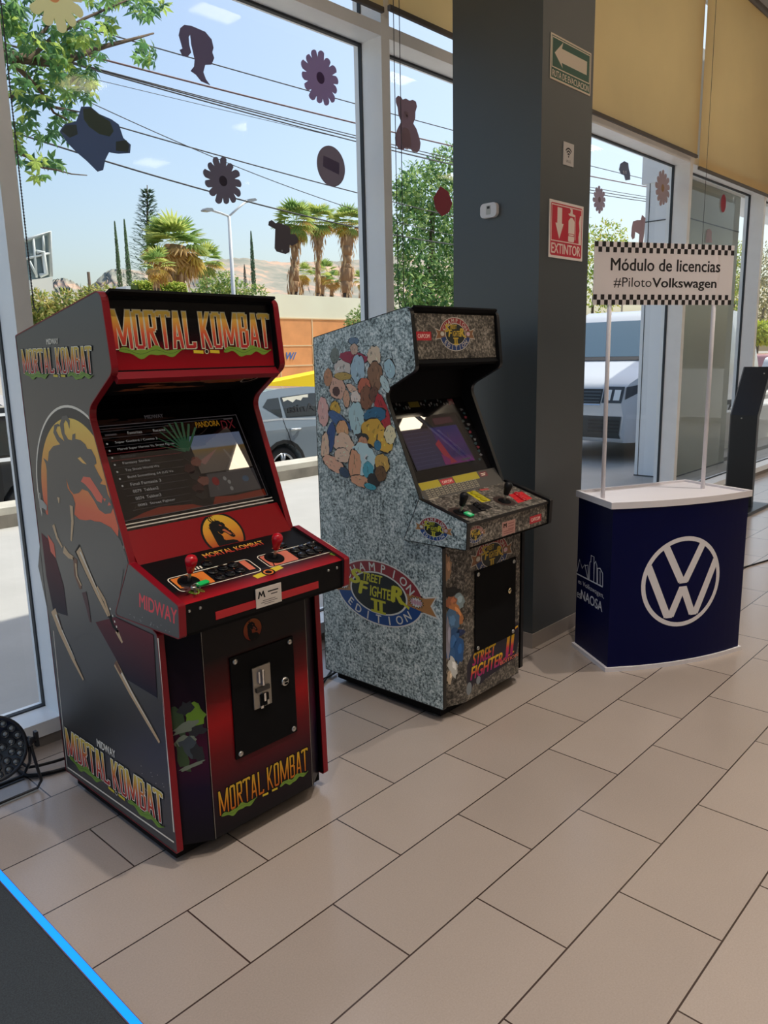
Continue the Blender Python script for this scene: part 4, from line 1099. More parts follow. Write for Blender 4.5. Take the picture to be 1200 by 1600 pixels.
YB_, RB_ = mat('yellow_button', (176, 164, 30), .3), mat('red_button', (186, 24, 34), .3)
for q, m in ((yq, YB_), (rq, RB_), (kq, BTN)):
    for f in (.17, .5, .83):
        c = (Vector(q[0])+Vector(q[1]))/2*(1-f)+(Vector(q[2])+Vector(q[3]))/2*f
        button(c.x-.0, c.y, m, cp, cpt2, CM2, .0135)
ff = Vector((x0, .032, .806))
A = Art(ff, (1, 0, 0), (0, 0, 1))
def ffp(x, y): p = at(x, y, 1, .032); return p.x-x0, p.z-.806
c = ffp(839, 810); capbox(A, c[0]-.012, c[1], .095, .034, 1)
A.build('maker_sticker', t); A = Art(ff, (1, 0, 0), (0, 0, 1))
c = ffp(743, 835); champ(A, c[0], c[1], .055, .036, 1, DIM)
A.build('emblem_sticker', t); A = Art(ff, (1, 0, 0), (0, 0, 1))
c = ffp(796, 824)
A.poly([(c[0]-.055, c[1]-.03), (c[0]+.045, c[1]-.03), (c[0]+.045, c[1]+.03), (c[0]-.055, c[1]+.03)], mat('sticker_rose', (176, 130, 120), .5), 1)
A.text('M', c[0]-.033, c[1]+.004, .020, INK, 2, w=.024, bold=.05)
for k in range(3): A.line([(c[0]-.01, c[1]+.018-.012*k), (c[0]+.035, c[1]+.018-.012*k)], .003, mat('sticker_rose_dark', (120, 70, 66)), 2)
for k in range(2): A.line([(c[0]-.045, c[1]-.012-.009*k), (c[0]+.03, c[1]-.012-.009*k)], .003, mat('sticker_rose_dark', (120, 70, 66)), 2)
A.build('paper_sticker', t)
# bowed lower front
plan = [(yi0, .180), (1.515, .138), (1.945, .138), (yi1, .180), (yi1, .21), (yi0, .21)]
fr = MB().prism(plan, lambda u, v, k: (u, v, .06 if k == 0 else .80), GRANF).build('front_panel', t)
A = Art((1.515, .138, .06), (1, 0, 0), (0, 0, 1))
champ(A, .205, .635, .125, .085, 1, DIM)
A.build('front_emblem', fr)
A = Art((1.515, .138, .06), (1, 0, 0), (0, 0, 1))
PURP = ramp_mat('title_fade', [(0, (150, 40, 120)), (.45, (206, 60, 70)), (.7, (220, 150, 40)), (1, (226, 196, 50))])
SHD = mat('print_midnight', (24, 20, 40), .5)
A.poly([(.02, .05), (.05, .03), (.07, .07), (.12, .045), (.16, .06), (.40, .085), (.43, .17), (.425, .255), (.40, .262), (.37, .23), (.10, .215), (.06, .215), (.02, .17)], SHD, 1)
A.text('STREET', .15, .150, .060, PURP, 2, w=.18, bold=.03, shear=.25)
A.text('FIGHTER', .17, .088, .062, PURP, 2, w=.25, bold=.03, shear=.25)
A.text('II', .355, .110, .105, PURP, 2, w=.075, bold=.03, shear=.15)
A.poly([(.305, .212), (.42, .235), (.42, .245), (.305, .225)], PURP, 2); A.poly([(.30, .103), (.39, .118), (.39, .126), (.30, .113)], PURP, 2)
A.text('EDITION', .35, .088, .018, mat('print_salmon', (214, 112, 84)), 3, w=.15, bold=.02)
A.poly(ellipse(.035, .055, .02, .03, 16), mat('print_steel', (130, 140, 146)), 2); A.poly(ellipse(.105, .072, .016, .02, 16), MATS['print_steel'], 2)
A.build('title_print', fr)
cd = Vector((1.515-yi0, .138-.180, 0)); cl = cd.length
A = Art((yi0, .180, .06), cd, (0, 0, 1))
for k, (cx_, cy_, rx, ry, cc, rot) in enumerate([(.03, .63, .022, .055, (176, 140, 110), 0), (.045, .52, .05, .02, (24, 26, 28), 0), (.085, .475, .03, .035, (150, 170, 176), .2), (.05, .475, .03, .03, (176, 110, 78), 0), (.075, .42, .022, .06, (206, 136, 84), .5), (.045, .385, .04, .06, (86, 126, 166), 0), (.08, .33, .034, .02, (30, 46, 84), 0), (.05, .29, .045, .07, (52, 98, 150), 0), (.085, .25, .025, .06, (36, 86, 140), 0), (.055, .18, .022, .05, (206, 206, 200), .3), (.038, .135, .012, .03, (206, 186, 160), 0), (.03, .32, .015, .09, (160, 160, 178), 0)]):
    A.poly(blob(cx_, cy_, rx, ry, rot, 18, .2), mat('front_swirl_%d' % k, cc, .5), 1+k)
    A.poly(blob(cx_+.006, cy_+.008, rx*.4, ry*.4, rot, 14, .25), mat('front_swirl_hi_%d' % k, tuple(min(255, v*1.25) for v in cc), .5), 2+k)
A.build('chamfer_art', fr)
door = MB().box((1.588, .132, .272), (1.905, .1378, .648), MATTE).build('coin_door', t); bevel(door, .002)
door.location.z = 0
for x, z in ((1.608, .630), (1.885, .630), (1.608, .290), (1.885, .290)):
    MB().lathe([(.001, 0), (.0095, 0), (.0095, .002), (.007, .005), (.001, .006)], STEEL, Matrix.Translation((x, .1318, z)) @ Matrix.Rotation(PI/2, 4, 'X'), 14).build('door_bolt', door)
MB().lathe([(.001, 0), (.014, 0), (.014, .008), (.010, .012), (.001, .012)], mat('brass', (206, 190, 150), .25, metal=1), Matrix.Translation((1.845, .1318, .500)) @ Matrix.Rotation(PI/2, 4, 'X'), 18).build('door_lock', door)
# keys hanging by the left joystick
u, v = on2(733, 806)
t = thing('key_ring', cpt2(u, v, .01), 'small green-tagged key lying on the granite control panel', 'keys')
bevel(MB().prism(rrect(-.016, -.017, .014, .021, .004), lambda a, b, k: cpt2(u+a, v+b, .004+.006*k), mat('pale_green_plastic', (60, 210, 130), .3)).build('key_tag', t), .002)
A = Art(cpt2(u, v, .0102), (1, 0, 0), ce2); A.poly(rrect(-.009, -.008, .007, .010, .002), mat('tag_paper', (190, 232, 206)), 1); A.build('tag_paper', t)
b = MB(); M_ = Matrix.Translation(cpt2(u-.004, v+.02, .008)) @ CM2
b.box((-.003, .004, 0), (.003, .034, .0018), CHROME, M_); b.lathe([(.001, 0), (.008, 0), (.008, .0018), (.001, .0018)], CHROME, M_, 12)
b.box((.006, -.026, 0), (.034, -.019, .0018), CHROME, M_)
b.build('key', t)

# ================================================================== promotion counter with banner
def hitp(x, y, p0, n):
    d = _f+(x-600)/FPX*_r-(y-800)/FPX*_u
    return CAM+(Vector(p0)-CAM).dot(n)/d.dot(n)*d
NAVY = mat('navy_panel', (2, 8, 60), .42, spec=.12)
PW = mat('counter_white', (228, 224, 228), .4)
Bl, Fl, Fr, Br = Vector((2.552, .193)), Vector((2.345, -.112)), Vector((3.070, -.518)), Vector((3.208, -.117))
def arc_pts(a, b, sag, n=20):
    c = (b-a).length; rho = (c*c/4+sag*sag)/(2*sag); d = (b-a).normalized(); nn = Vector((d.y, -d.x))
    mid = (a+b)/2-nn*(rho-sag); half = math.asin(c/2/rho)
    return [mid+rho*(math.sin(-half+2*half*k/n)*d+math.cos(-half+2*half*k/n)*nn) for k in range(n+1)], mid, rho, half, d, nn
def outline(inset):
    c = (Bl+Fl+Fr+Br)/4
    q = [p+(c-p).normalized()*inset*1.4 for p in (Bl, Fl, Fr, Br)]
    return q, arc_pts(q[1], q[2], .052)
t = thing('promotion_counter', (2.78, -.14, 0), 'navy blue promotion counter with white tray top and round white car emblem', 'counter')
q, ar = outline(.012)
body = [tuple(q[0])]+[tuple(p) for p in ar[0]]+[tuple(q[3])]
fb = MB().prism(body, lambda u, v, k: (u, v, .022 if k == 0 else .832), NAVY).build('body', t)
q2, ar2 = outline(0)
rim = [tuple(q2[0])]+[tuple(p) for p in ar2[0]]+[tuple(q2[3])]
MB().prism(rim, lambda u, v, k: (u, v, 0 if k == 0 else .022), PW).build('base_rim', t)
tr = MB().prism(rim, lambda u, v, k: (u, v, .830 if k == 0 else .851), PW)
cen = sum((Vector(p) for p in rim), Vector((0, 0)))/len(rim)
inn = [tuple(Vector(p)+(cen-Vector(p)).normalized()*.020) for p in rim]
n = len(rim); P = [(u, v, .851) for u, v in rim]+[(u, v, .862) for u, v in rim]+[(u, v, .862) for u, v in inn]+[(u, v, .851) for u, v in inn]
tr.mesh(P, [(a*n+i, a*n+(i+1) % n, (a+1)*n+(i+1) % n, (a+1)*n+i) for a in range(3) for i in range(n)], PW)
tr.build('tray_top', t)
_, mid, rho, half, d2, n2 = ar
def warp(u, v, d):
    a = u/rho
    p = mid+(rho+.0012+d)*(math.sin(a)*d2+math.cos(a)*n2)
    return Vector((p.x, p.y, v))
def proj(P):
    d = Vector(P)-CAM; return 600+FPX*d.dot(_r)/d.dot(_f), 800-FPX*d.dot(_u)/d.dot(_f)
uc = min((abs(proj(warp(k*.002, .45, 0))[0]-1067.5), k*.002) for k in range(-200, 200))[1]
zc = min((abs(proj(warp(uc, .2+k*.002, 0))[1]-909), .2+k*.002) for k in range(300))[1]
A = Art((0, 0, 0), (1, 0, 0), (0, 0, 1), warp=warp)
R = .232
A.ring(ellipse(uc, zc, R, R, 64), ellipse(uc, zc, R*.905, R*.905, 64), PW, 1)
def stroke(p, q, w, c0=0, c1=0):
    pts = [(uc+R*(p[0]+(q[0]-p[0])*k/8), zc+R*(p[1]+(q[1]-p[1])*k/8)) for k in range(9)]
    A.line(pts, w*R, PW, 2)
for p, q_ in (((-.855, .40), (-.355, -.74)), ((-.275, -.74), (-.015, -.13)), ((.015, -.13), (.275, -.74)), ((.355, -.74), (.855, .40)), ((-.46, .80), (-.05, .02)), ((.05, .02), (.46, .80))):
    stroke(p, q_, .165)
for p in (((-.40, -.78), (-.23, -.78), (-.27, -.64), (-.36, -.64)), ((.40, -.78), (.23, -.78), (.27, -.64), (.36, -.64)), ((-.10, -.03), (.10, -.03), (.06, .10), (-.06, .10)), ((-.09, -.10), (.09, -.10), (.06, -.24), (-.06, -.24))):
    A.poly([(uc+R*a, zc+R*b) for a, b in p], PW, 3)
A.build('front_emblem', fb)
sd = Vector((q[1].x-q[0].x, q[1].y-q[0].y, 0)); sn = Vector((sd.y, -sd.x, 0)).normalized(); so = Vector((q[0].x, q[0].y, 0))
if sn.x > 0: sn = -sn
A = Art(so, sd, (0, 0, 1))
if A.n.dot(sn) < 0: A.o = A.o+sn*.0015; 
A.o = so+sn*.001; A.n = sn
def sp_(x, y): p = hitp(x, y, so, sn)-so; return p.dot(sd.normalized()), p.z
SWH = mat('print_soft_white', (214, 216, 224), .5)
base = [sp_(901, 896), sp_(942, 917)]
A.line(base, .007, SWH, 1)
for pts in ([(902, 893), (906, 874), (910, 888), (914, 882), (919, 905)], [(914, 884), (919, 883), (920, 905)], [(921, 905), (922, 878), (923.5, 878), (924, 868), (928.5, 870), (928, 909)], [(928, 909), (929, 881), (931, 877), (933, 884), (933, 912)], [(934, 912), (934, 888), (938, 888), (942, 896), (942, 916)], [(938, 914), (938, 892)]):
    A.line([sp_(*p) for p in pts], .006, SWH, 1)
a, b = sp_(903, 913), sp_(943, 934)
W1 = b[0]-a[0]
A.text('es Volkswagen,', a[0]+.005, sp_(923, 921)[1]-.014, .034, SWH, 1, w=W1, align='L')
A.text('es', a[0]-.006, sp_(905, 927)[1]-.026, .030, SWH, 1, w=.045, align='L')
A.text('NAOSA', sp_(908, 930)[0], sp_(925, 938)[1]-.028, .052, SWH, 1, w=b[0]-sp_(908, 930)[0]-.006, align='L', bold=.02)
A.build('side_print', fb)
# banner on two thin posts
bp0, bp1 = Vector((2.482, .005, .86)), Vector((3.037, -.278, .86))
bd = (bp1-bp0); bd.z = 0; bd.normalize(); bn = Vector((bd.y, -bd.x, 0))
if bn.y > 0: bn = -bn
fo = bp0+bn*.012
TLp, TRp, BRp, BLp = [hitp(x, y, fo, bn)-fo for x, y in ((929, 377), (1147, 383), (1143, 475), (927, 478))]
u0, u1 = (TLp.dot(bd)+BLp.dot(bd))/2, (TRp.dot(bd)+BRp.dot(bd))/2
z0, z1 = (BLp.z+BRp.z)/2+fo.z, (TLp.z+TRp.z)/2+fo.z
for pp in (bp0, bp1):
    MB().tube([(pp.x, pp.y, .852), (pp.x, pp.y, z1-.01)], .0105, PW, 12).build('banner_post', t)
PAPER = mat('banner_paper', (252, 246, 244), .6, trans=.5)
bo = MB().prism([(u0, z0), (u1, z0), (u1, z1), (u0, z1)], lambda u, v, k: Vector((fo.x, fo.y, v))+u*bd+bn*(-.004*k), PAPER).build('banner_board', t)
A = Art((fo.x, fo.y, 0), bd, (0, 0, 1)); A.n = bn
CK = mat('print_check_black', (26, 22, 24), .5)
W, H = u1-u0, z1-z0; nq = 40; cw = W/nq; chh = .024
for band in (((z1-chh, 0), (z1-2*chh, 1)), ((z0, 1), (z0+chh, 0))):
  for k in range(nq):
    for zz, r_ in band:
        if (k+r_) % 2 == 0: A.poly([(u0+k*cw, zz), (u0+(k+1)*cw, zz), (u0+(k+1)*cw, zz+chh), (u0+k*cw, zz+chh)], CK, 1)
  A.build('check_border', bo); A = Art((fo.x, fo.y, 0), bd, (0, 0, 1)); A.n = bn
A.text('Módulo de licencias', (u0+u1)/2+.005, z0+H*.545, .20*H, CK, 1, w=W*.79, bold=.018)
A.build('headline', bo); A = Art((fo.x, fo.y, 0), bd, (0, 0, 1)); A.n = bn
A.text('#Piloto', u0+W*.135, z0+H*.275, .165*H, CK, 1, w=W*.265, align='L', bold=-.012)
A.build('tagline', bo); A = Art((fo.x, fo.y, 0), bd, (0, 0, 1)); A.n = bn
A.text('Volkswagen', u0+W*.405, z0+H*.235, .205*H, CK, 1, w=W*.475, align='L', bold=.022)
A.build('tagline', bo)

# ================================================================== black kiosk behind the counter
t = thing('display_kiosk', (6.85, .80, 0), 'black slim display kiosk leaning back at the top, behind the white-topped counter', 'kiosk')
KB = mat('kiosk_black', (26, 27, 29), .35)
bevel(MB().box((6.50, .575, .0), (7.15, 1.20, .035), KB).build('base_plate', t), .006)
prof = [(6.83, .035), (6.83, .93), (7.12, 1.385), (7.16, 1.36), (6.885, .91), (6.885, .035)]
bd_ = MB().prism(prof, lambda u, v, k: (u, .90-.245*k, v), KB).build('body', t); bevel(bd_, .004)
MB().prism([(6.835, .035), (6.835, .93), (7.122, 1.383), (7.15, 1.36), (6.875, .91), (6.875, .035)], lambda u, v, k: (u, .912-.012*k, v), mat('kiosk_grey_edge', (110, 112, 112), .4)).build('side_trim', t)
q = MB()
for y, z in ((.70, 1.32), (.80, .90)):
    x = 6.83 if z < .93 else 6.83+(z-.93)*.637
    q.lathe([(.001, 0), (.008, 0), (.006, .004), (.001, .005)], STEEL, Matrix.Translation((x-.004, y, z)) @ Matrix.Rotation(-PI/2, 4, 'Y'), 10)
q.build('screw', t)
tag(MB().tube([(7.05, 1.12, .043)]+[(7.15+.20*math.cos(a), 1.10+.10*math.sin(a), .043) for a in [k*.5 for k in range(9)]], .006, BLACK, 6).build('power_cable'), 'black cable looped on the base of the leaning kiosk', 'cable')
tag(MB().tube([(3.9, .12, .006), (4.6, .03, .006), (5.0, -.06, .006), (5.6, -.22, .006), (6.4, -.5, .006)], .006, BLACK, 6).build('floor_cable'), 'thin black cable lying on the bright floor right of the counter', 'cable')

# ================================================================== stage light, cables, LED edge, dark platform
t = thing('stage_light', (-.10, 1.04, 0), 'black round LED stage light on a metal yoke by the window', 'light')
pc = at(-14, 1171, 1, 1.02)
fw = Vector((-.34, -.90, .24)).normalized(); rt = Vector((-fw.y, fw.x, 0)).normalized(); upv = fw.cross(rt)
if upv.z < 0: upv = -upv
ML = Matrix((rt, upv, fw)).transposed().to_4x4(); ML.translation = pc
SB = mat('stage_light_black', (30, 32, 38), .38)
hs = MB().lathe([(.001, -.12), (.06, -.12), (.085, -.10), (.105, -.04), (.118, -.02), (.122, 0), (.122, .012), (.112, .014), (.108, .004), (.001, .004)], SB, ML, 40).build('housing', t)
q = MB(); q2_ = MB(); LE = mat('led_lens', (120, 128, 132), .1); LD = mat('led_cup', (44, 48, 54), .3)
cells = [(0, 0)]+[(.037*math.cos(k*PI/3), .037*math.sin(k*PI/3)) for k in range(6)]+[(.068*math.cos(k*PI/6+.2), .068*math.sin(k*PI/6+.2)) for k in range(12)]+[(.096*math.cos(k*PI/9), .096*math.sin(k*PI/9)) for k in range(18)]
for cx_, cy_ in cells:
    T = ML @ Matrix.Translation((cx_, cy_, .004))
    q.lathe([(.0012, 0), (.0135, 0), (.0135, .005), (.0115, .005), (.009, .001), (.001, .001)], LD, T, 14)
    q2_.lathe([(.0085, .001), (.0075, .004), (.004, .0062), (.0005, .0068)], LE, T, 12)
q.build('lens_plate', t); lo = q2_.build('led_lenses', t); lo['kind'] = 'stuff'
YM = mat('yoke_metal', (60, 62, 66), .3, metal=.6)
for sg, nm in ((1, 'yoke_front'), (-1, 'yoke_rear')):
    b = MB()
    fy = 1.04+(-.05 if sg > 0 else .08)
    a0 = pc+rt*.128; a1 = pc-rt*.128
    if a0.x < a1.x: a0, a1 = a1, a0
    xr_ = a0.x+.030
    b.tube([a0, Vector((xr_-.012, (a0.y+fy)/2, .09)), Vector((xr_, fy, .03)), Vector((xr_-.018, fy, .006)), Vector((a1.x, fy, .006)), Vector((a1.x-.03, fy, .03)), a1], .006, YM if sg < 0 else SB, 8)
    if sg > 0: b.box((a1.x, fy-.012, .001), (xr_-.02, fy+.010, .0045), mat('yoke_bare_metal', (190, 196, 200), .3, metal=.4))
    else: b.box((a1.x, fy-.02, .001), (xr_-.02, fy+.02, .004), SB)
    b.build(nm, t)
kn = MB(); T = Matrix.Translation(a0) @ Matrix.Rotation(PI/2, 4, 'Y')
kn.lathe([(.001, -.01), (.018, -.01), (.020, 0), (.012, .012), (.012, .02), (.001, .02)], SB, T, 14)
kn.box((a0.x+.018, a0.y-.010, a0.z-.028), (a0.x+.030, a0.y+.010, a0.z+.030), SB); kn.build('tilt_knob', t)
for pts, r_, lab in (([(28, 1178), (34, 1192), (44, 1199), (62, 1196), (85, 1190), (104, 1184), (130, 1176)], .006, 'thinner upper black cable running from the stage light behind the red-edged cabinet'),
                     ([(22, 1194), (31, 1206), (42, 1212), (60, 1211), (84, 1206), (106, 1200), (130, 1192)], .008, 'thicker lower black cable running from the stage light behind the red-edged cabinet')):
    tag(MB().tube([at(x, y, 2, r_+(.001 if r_ > .007 else .013)) for x, y in pts], r_, BLACK, 8).build('power_cable'), lab, 'cable', 'cables of the stage light')
tag(MB().tube([(1.345, .93, .34), (1.30, .95, .24), (1.32, .94, .13), (1.28, .90, .03), (1.33, .86, .010), (1.45, .93, .012)], .006, BLACK, 8).build('power_cable'), 'black cable dropping behind the granite cabinet, seen in the gap beside the red cabinet', 'cable')
tag(MB().tube([(1.20, .95, .010), (1.30, .90, .012), (1.37, .885, .014), (1.46, .905, .012)], .006, BLACK, 8).build('power_cable'), 'black cable on the floor at the rear corner of the granite cabinet', 'cable')
pl = box_obj('carpet_platform', (-2.6, -3.4, 0), (-.324, 1.05, .012), mat('dark_carpet', (52, 58, 62), .9, noise=.35, nscale=260, bump=.2, bscale=300))
tag(pl, 'dark charcoal carpeted platform edged by a glowing blue strip', 'platform')
ledm = mat('led_blue', (8, 118, 255), .4, emit=1.5)
t = thing('led_strip', (-.309, -.8, 0), 'glowing blue LED strip along the edge of the dark platform', 'light strip')
MB().box((-.320, -3.4, .001), (-.299, 1.05, .013), ledm).build('diffuser', t)
ch_ = mat('led_channel', (96, 84, 92), .4)
MB().box((-.3235, -3.4, .0), (-.3203, 1.05, .0150), ch_).box((-.2987, -3.4, .0), (-.2965, 1.05, .011), ch_).build('channel', t)

# ================================================================== cardboard cut-outs on the window glass
YS = YG-.006
def cut(name, pts, rgb, label, cat='cut-out', inner=None, rough=.7):
    m = mat('card_%d_%d_%d' % rgb, tuple(min(255, v*1.28+14) for v in rgb), rough, trans=.62)
    c = sum((Vector(p) for p in pts), Vector((0, 0)))/len(pts)
    o = MB().prism(pts, lambda u, v, k: (u, YS-.004+.004*k, v), m).build(name)
    tag(o, label, cat, 'cardboard cut-outs on the windows')
    if inner:
        A = Art((0, YS-.004, 0), (1, 0, 0), (0, 0, 1))
        for pp, c2 in inner: A.poly(pp, mat('card_print_%d_%d_%d' % c2, tuple(min(255, v*1.28+14) for v in c2), .7, trans=.62), 1)
        A.build('print', o)
    return o
def w2(x, y): p = at(x, y, 1, YS); return (p.x, p.z)
def flower(px, py, rpx, n, rgb, label, core, rot=0, fat=.80):
    c = w2(px, py); r = abs(w2(px, py-rpx)[1]-w2(px, py+rpx)[1])/2
    pts = []
    for i in range(n):
        for k in range(7):
            a = rot+2*PI*(i+(k-3)/7.0)/n
            q = r*(fat+(1-fat)*math.cos((k-3)/3.5*PI/2)**.5)*(1+.05*math.sin(i*2.3))
            if k == 0: q = r*(fat-.10)
            pts.append((c[0]+q*math.cos(a), c[1]+q*math.sin(a)))
    cut('flower_cutout', pts, rgb, label, inner=[(ellipse(c[0], c[1], r*.22, r*.22, 20), core)])
flower(82, -8, 54, 12, (212, 186, 158), 'peach paper flower at the top left corner of the photo', (190, 140, 110), .2, .72)
flower(500, 122, 42, 14, (140, 126, 148), 'purple paper flower high on the left window', (84, 66, 92), .1, .80)
flower(348, 283, 37, 13, (114, 110, 120), 'grey-violet paper flower above the street lamp', (70, 66, 78), .0, .76)
flower(936, 312, 21, 12, (150, 140, 146), 'small grey paper flower just right of the dark pillar', (130, 118, 118), .1, .74)
flower(1035, 294, 28, 13, (150, 136, 134), 'paper daisy in front of the pale blue clad column', (150, 128, 96), .15, .74)
head = [(575,78),(598,82),(612,88),(640,100),(660,124),(666,150),(662,164),(668,182),(660,202),(640,203),(634,226),(642,248),(655,266),(628,254),(612,234),(595,222),(606,208),(608,186),(602,160),(597,138),(594,108),(588,116),(590,140),(596,165),(585,178),(570,176),(561,156),(570,152),(558,110),(563,88)]
cut('ponytail_head_cutout', [w2(x/2, y/2) for x, y in head], (112, 106, 124), 'violet cut-out of a head in profile with a ponytail')
c = w2(150, 214); rr = .17
bl = [(x/8.571+80, y/8.571+140) for x, y in [(400,230),(520,230),(640,330),(800,400),(900,470),(930,560),(960,650),(1060,740),(1050,850),(900,860),(770,840),(720,940),(690,1080),(620,1100),(480,960),(340,840),(220,720),(110,560),(180,460),(330,430),(370,330)]]
cut('blue_blob_cutout', [w2(*p) for p in bl], (92, 106, 128), 'large slate blue cut-out below the overhanging leaves', inner=[([w2(x/8.571+80, y/8.571+140) for x, y in [(420,260),(520,250),(640,340),(780,430),(830,560),(780,630),(640,600),(500,500),(430,400)]], (92, 104, 88)), ([w2(x/8.571+80, y/8.571+140) for x, y in [(130,560),(190,480),(330,470),(350,600),(240,650)]], (92, 104, 96)), ([w2(x/8.571+80, y/8.571+140) for x, y in [(860,700),(1000,680),(1040,760),(1020,840),(860,820)]], (88, 98, 92))])
c = w2(517, 260); e1 = abs(w2(517, 229)[1]-w2(517, 292)[1])/2
cut('round_cutout', ellipse(c[0], c[1], e1, e1, 40), (126, 118, 124), 'round grey-violet cut-out left of the white window mullion', inner=[([(c[0]-e1*.6, c[1]-e1*.1), (c[0]+e1*.55, c[1]-e1*.35), (c[0]+e1*.6, c[1]+e1*.25), (c[0]-e1*.55, c[1]+e1*.45)], (106, 96, 116))])
ph = [(420,346),(424,344),(430,349),(434,348),(440,350),(449,353),(453,358),(453,366),(460,366),(465,372),(464,380),(456,384),(452,382),(451,394),(446,397),(432,393),(429,388),(430,358),(419,352)]
cut('phone_cutout', [w2(*p) for p in ph], (98, 92, 94), 'dark cut-out shaped like a phone, in front of the palms', inner=[(ellipse(*w2(440, 392), .006, .006, 10), (214, 214, 210))])
br = [(x/6+520, y/6) for x, y in [(590,920),(610,898),(635,910),(650,935),(680,925),(715,945),(745,936),(775,955),(785,1000),(770,1050),(768,1110),(750,1160),(780,1210),(800,1270),(818,1340),(812,1400),(790,1430),(745,1420),(730,1395),(675,1385),(655,1410),(615,1395),(588,1350),(582,1290),(600,1220),(625,1170),(640,1140),(615,1080),(608,1010),(590,960)]]
cut('teddy_bear_cutout', [w2(*p) for p in br], (132, 116, 122), 'mauve teddy bear cut-out on the narrow pane left of the dark pillar', inner=[(ellipse(*w2(634, 179), .022, .018, 16), (150, 134, 138)), (ellipse(*w2(635, 181), .006, .006, 8), (90, 76, 80)), (ellipse(*w2(634, 217), .045, .06, 20), (146, 130, 134))])
cut('diamond_cutout', [w2(*p) for p in [(688,291),(700,300),(706,318),(701,332),(690,338),(680,326),(677,309)]], (128, 72, 78), 'dull red cut-out in front of the leafy tree')
sk = [(975,252),(981,255),(982,264),(984,272),(984,281),(977,282),(975,274),(970,272),(967,265),(969,256)]
cut('skull_cutout', [w2(*p) for p in sk], (112, 116, 128), 'small grey skull-shaped cut-out under the tan blind', inner=[([w2(*p) for p in [(972.5,267),(974.5,266),(975,271),(973.5,272)]], (220, 226, 232)), ([w2(*p) for p in [(976.5,267),(978,267),(978,272),(977,272)]], (220, 226, 232))])
dg = [(1003,336),(1008,341),(1007,352),(1006,365),(1004,379),(998,379),(999,366),(992,362),(991,372),(988,374),(986,369),(987,356),(989,346),(995,344),(1001,344)]
cut('animal_cutout', [w2(*p) for p in dg], (150, 134, 136), 'grey-pink animal-shaped cut-out just above the white banner')
cut('red_oval_cutout', ellipse(*w2(1130, 318), .07, .09, 18), (150, 80, 88), 'small red oval cut-out in front of the shaded cladding')
cut('clown_cutout', [w2(*p) for p in [(1104,360),(1108,357),(1112,362),(1111,370),(1113,379),(1102,379),(1103,370)]], (150, 140, 140), 'tiny pale cut-out peeking over the top edge of the banner')

# ================================================================== outside: ground, kerb, clad column
PAVE = mat('pale_concrete', (172, 171, 168), .8, noise=.07, nscale=1.6, bump=.1, bscale=9)
ASPH = mat('pale_asphalt', (158, 150, 138), .9, noise=.12, nscale=1.2)  # street asphalt of a pale tone
KERB = mat('kerb_concrete', (186, 182, 170), .85, noise=.2, nscale=3, bump=.2, bscale=14)
KERBD = mat('kerb_shaded_front', (128, 122, 112), .9, noise=.25, nscale=4)  # lower kerb front painted darker, its shade put into the colour
def sbox(name, a, c, m): return struct(box_obj(name, a, c, m))
sbox('ground_pavement', (-30, 1.625, -.55), (60, 5.96, -.004), PAVE)
sbox('ground_forecourt', (-30, -30, -.55), (XL-.21, 1.62, -.004), PAVE)
sbox('ground_sideyard', (XR+.21, -30, -.55), (60, 1.62, -.004), PAVE)
k_ = MB().box((-30, 5.965, -.55), (60, 6.34, .195), KERB).box((-30, 5.958, -.003), (60, 5.9645, .125), KERBD)
struct(k_.build('ground_kerb'))
sbox('ground_street', (-200, 6.345, -.9), (400, 330, -.505), ASPH)
CLADL = mat('pale_cladding', (244, 248, 252), .4)
JNT = mat('cladding_joint', (70, 76, 80), .6)
cl_ = MB().box((8.275, 2.075, -.004), (10.05, 2.545, 4.6), CLADL)
zj = at(1010, 347, 0, 8.27).z
cl_.box((8.30, 2.066, .012), (10.05, 2.0755, 4.6), mat('shaded_cladding', (150, 156, 142), .3))  # front face darker, its shade and greenish reflection put into the colour
cl_.box((8.268, 2.062, zj-.006), (10.056, 2.55, zj+.006), JNT); cl_.box((8.268, 2.062, -.003), (10.056, 2.55, .012), JNT)
cl_.box((8.27, 2.495, .012), (8.28, 2.503, 4.6), JNT)
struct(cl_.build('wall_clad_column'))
cn_ = MB().box((8.26, 2.05, 3.5), (14.5, 2.60, 4.9), CLADL)
struct(cn_.build('trim_canopy'))
sbox('trim_ramp_wall', (10.6, 2.46, -.003), (24, 2.62, .60), mat('white_rendered_wall', (226, 226, 220), .8))
sbox('trim_ramp_plinth', (10.2, 2.10, -.003), (24, 2.455, .05), mat('grey_plinth', (150, 148, 142), .8))

# ------------------------------------------------------------------ vehicles
def clip_ax(poly, ax, val, up):
    return clip_half(poly, *((1, 0) if ax == 0 else (0, 1)), val) if up else clip_half(poly, *((-1, 0) if ax == 0 else (0, -1)), -val)
def cells(poly, xs, zs):
    out = []
    for a, b in zip(xs[:-1], xs[1:]):
        p = clip_ax(clip_ax(poly, 0, a, True), 0, b, False)
        if len(p) < 3: continue
        for c, d in zip(zs[:-1], zs[1:]):
            q = clip_ax(clip_ax(p, 1, c, True), 1, d, False)
            r = []
            for v in q:
                if not r or (abs(v[0]-r[-1][0])+abs(v[1]-r[-1][1])) > 1e-6: r.append(v)
            if len(r) > 2 and (abs(r[0][0]-r[-1][0])+abs(r[0][1]-r[-1][1])) < 1e-6: r.pop()
            if len(r) > 2 and abs(sum(r[i-1][0]*r[i][1]-r[i][0]*r[i-1][1] for i in range(len(r)))) > 1e-6: out.append(r)
    return out
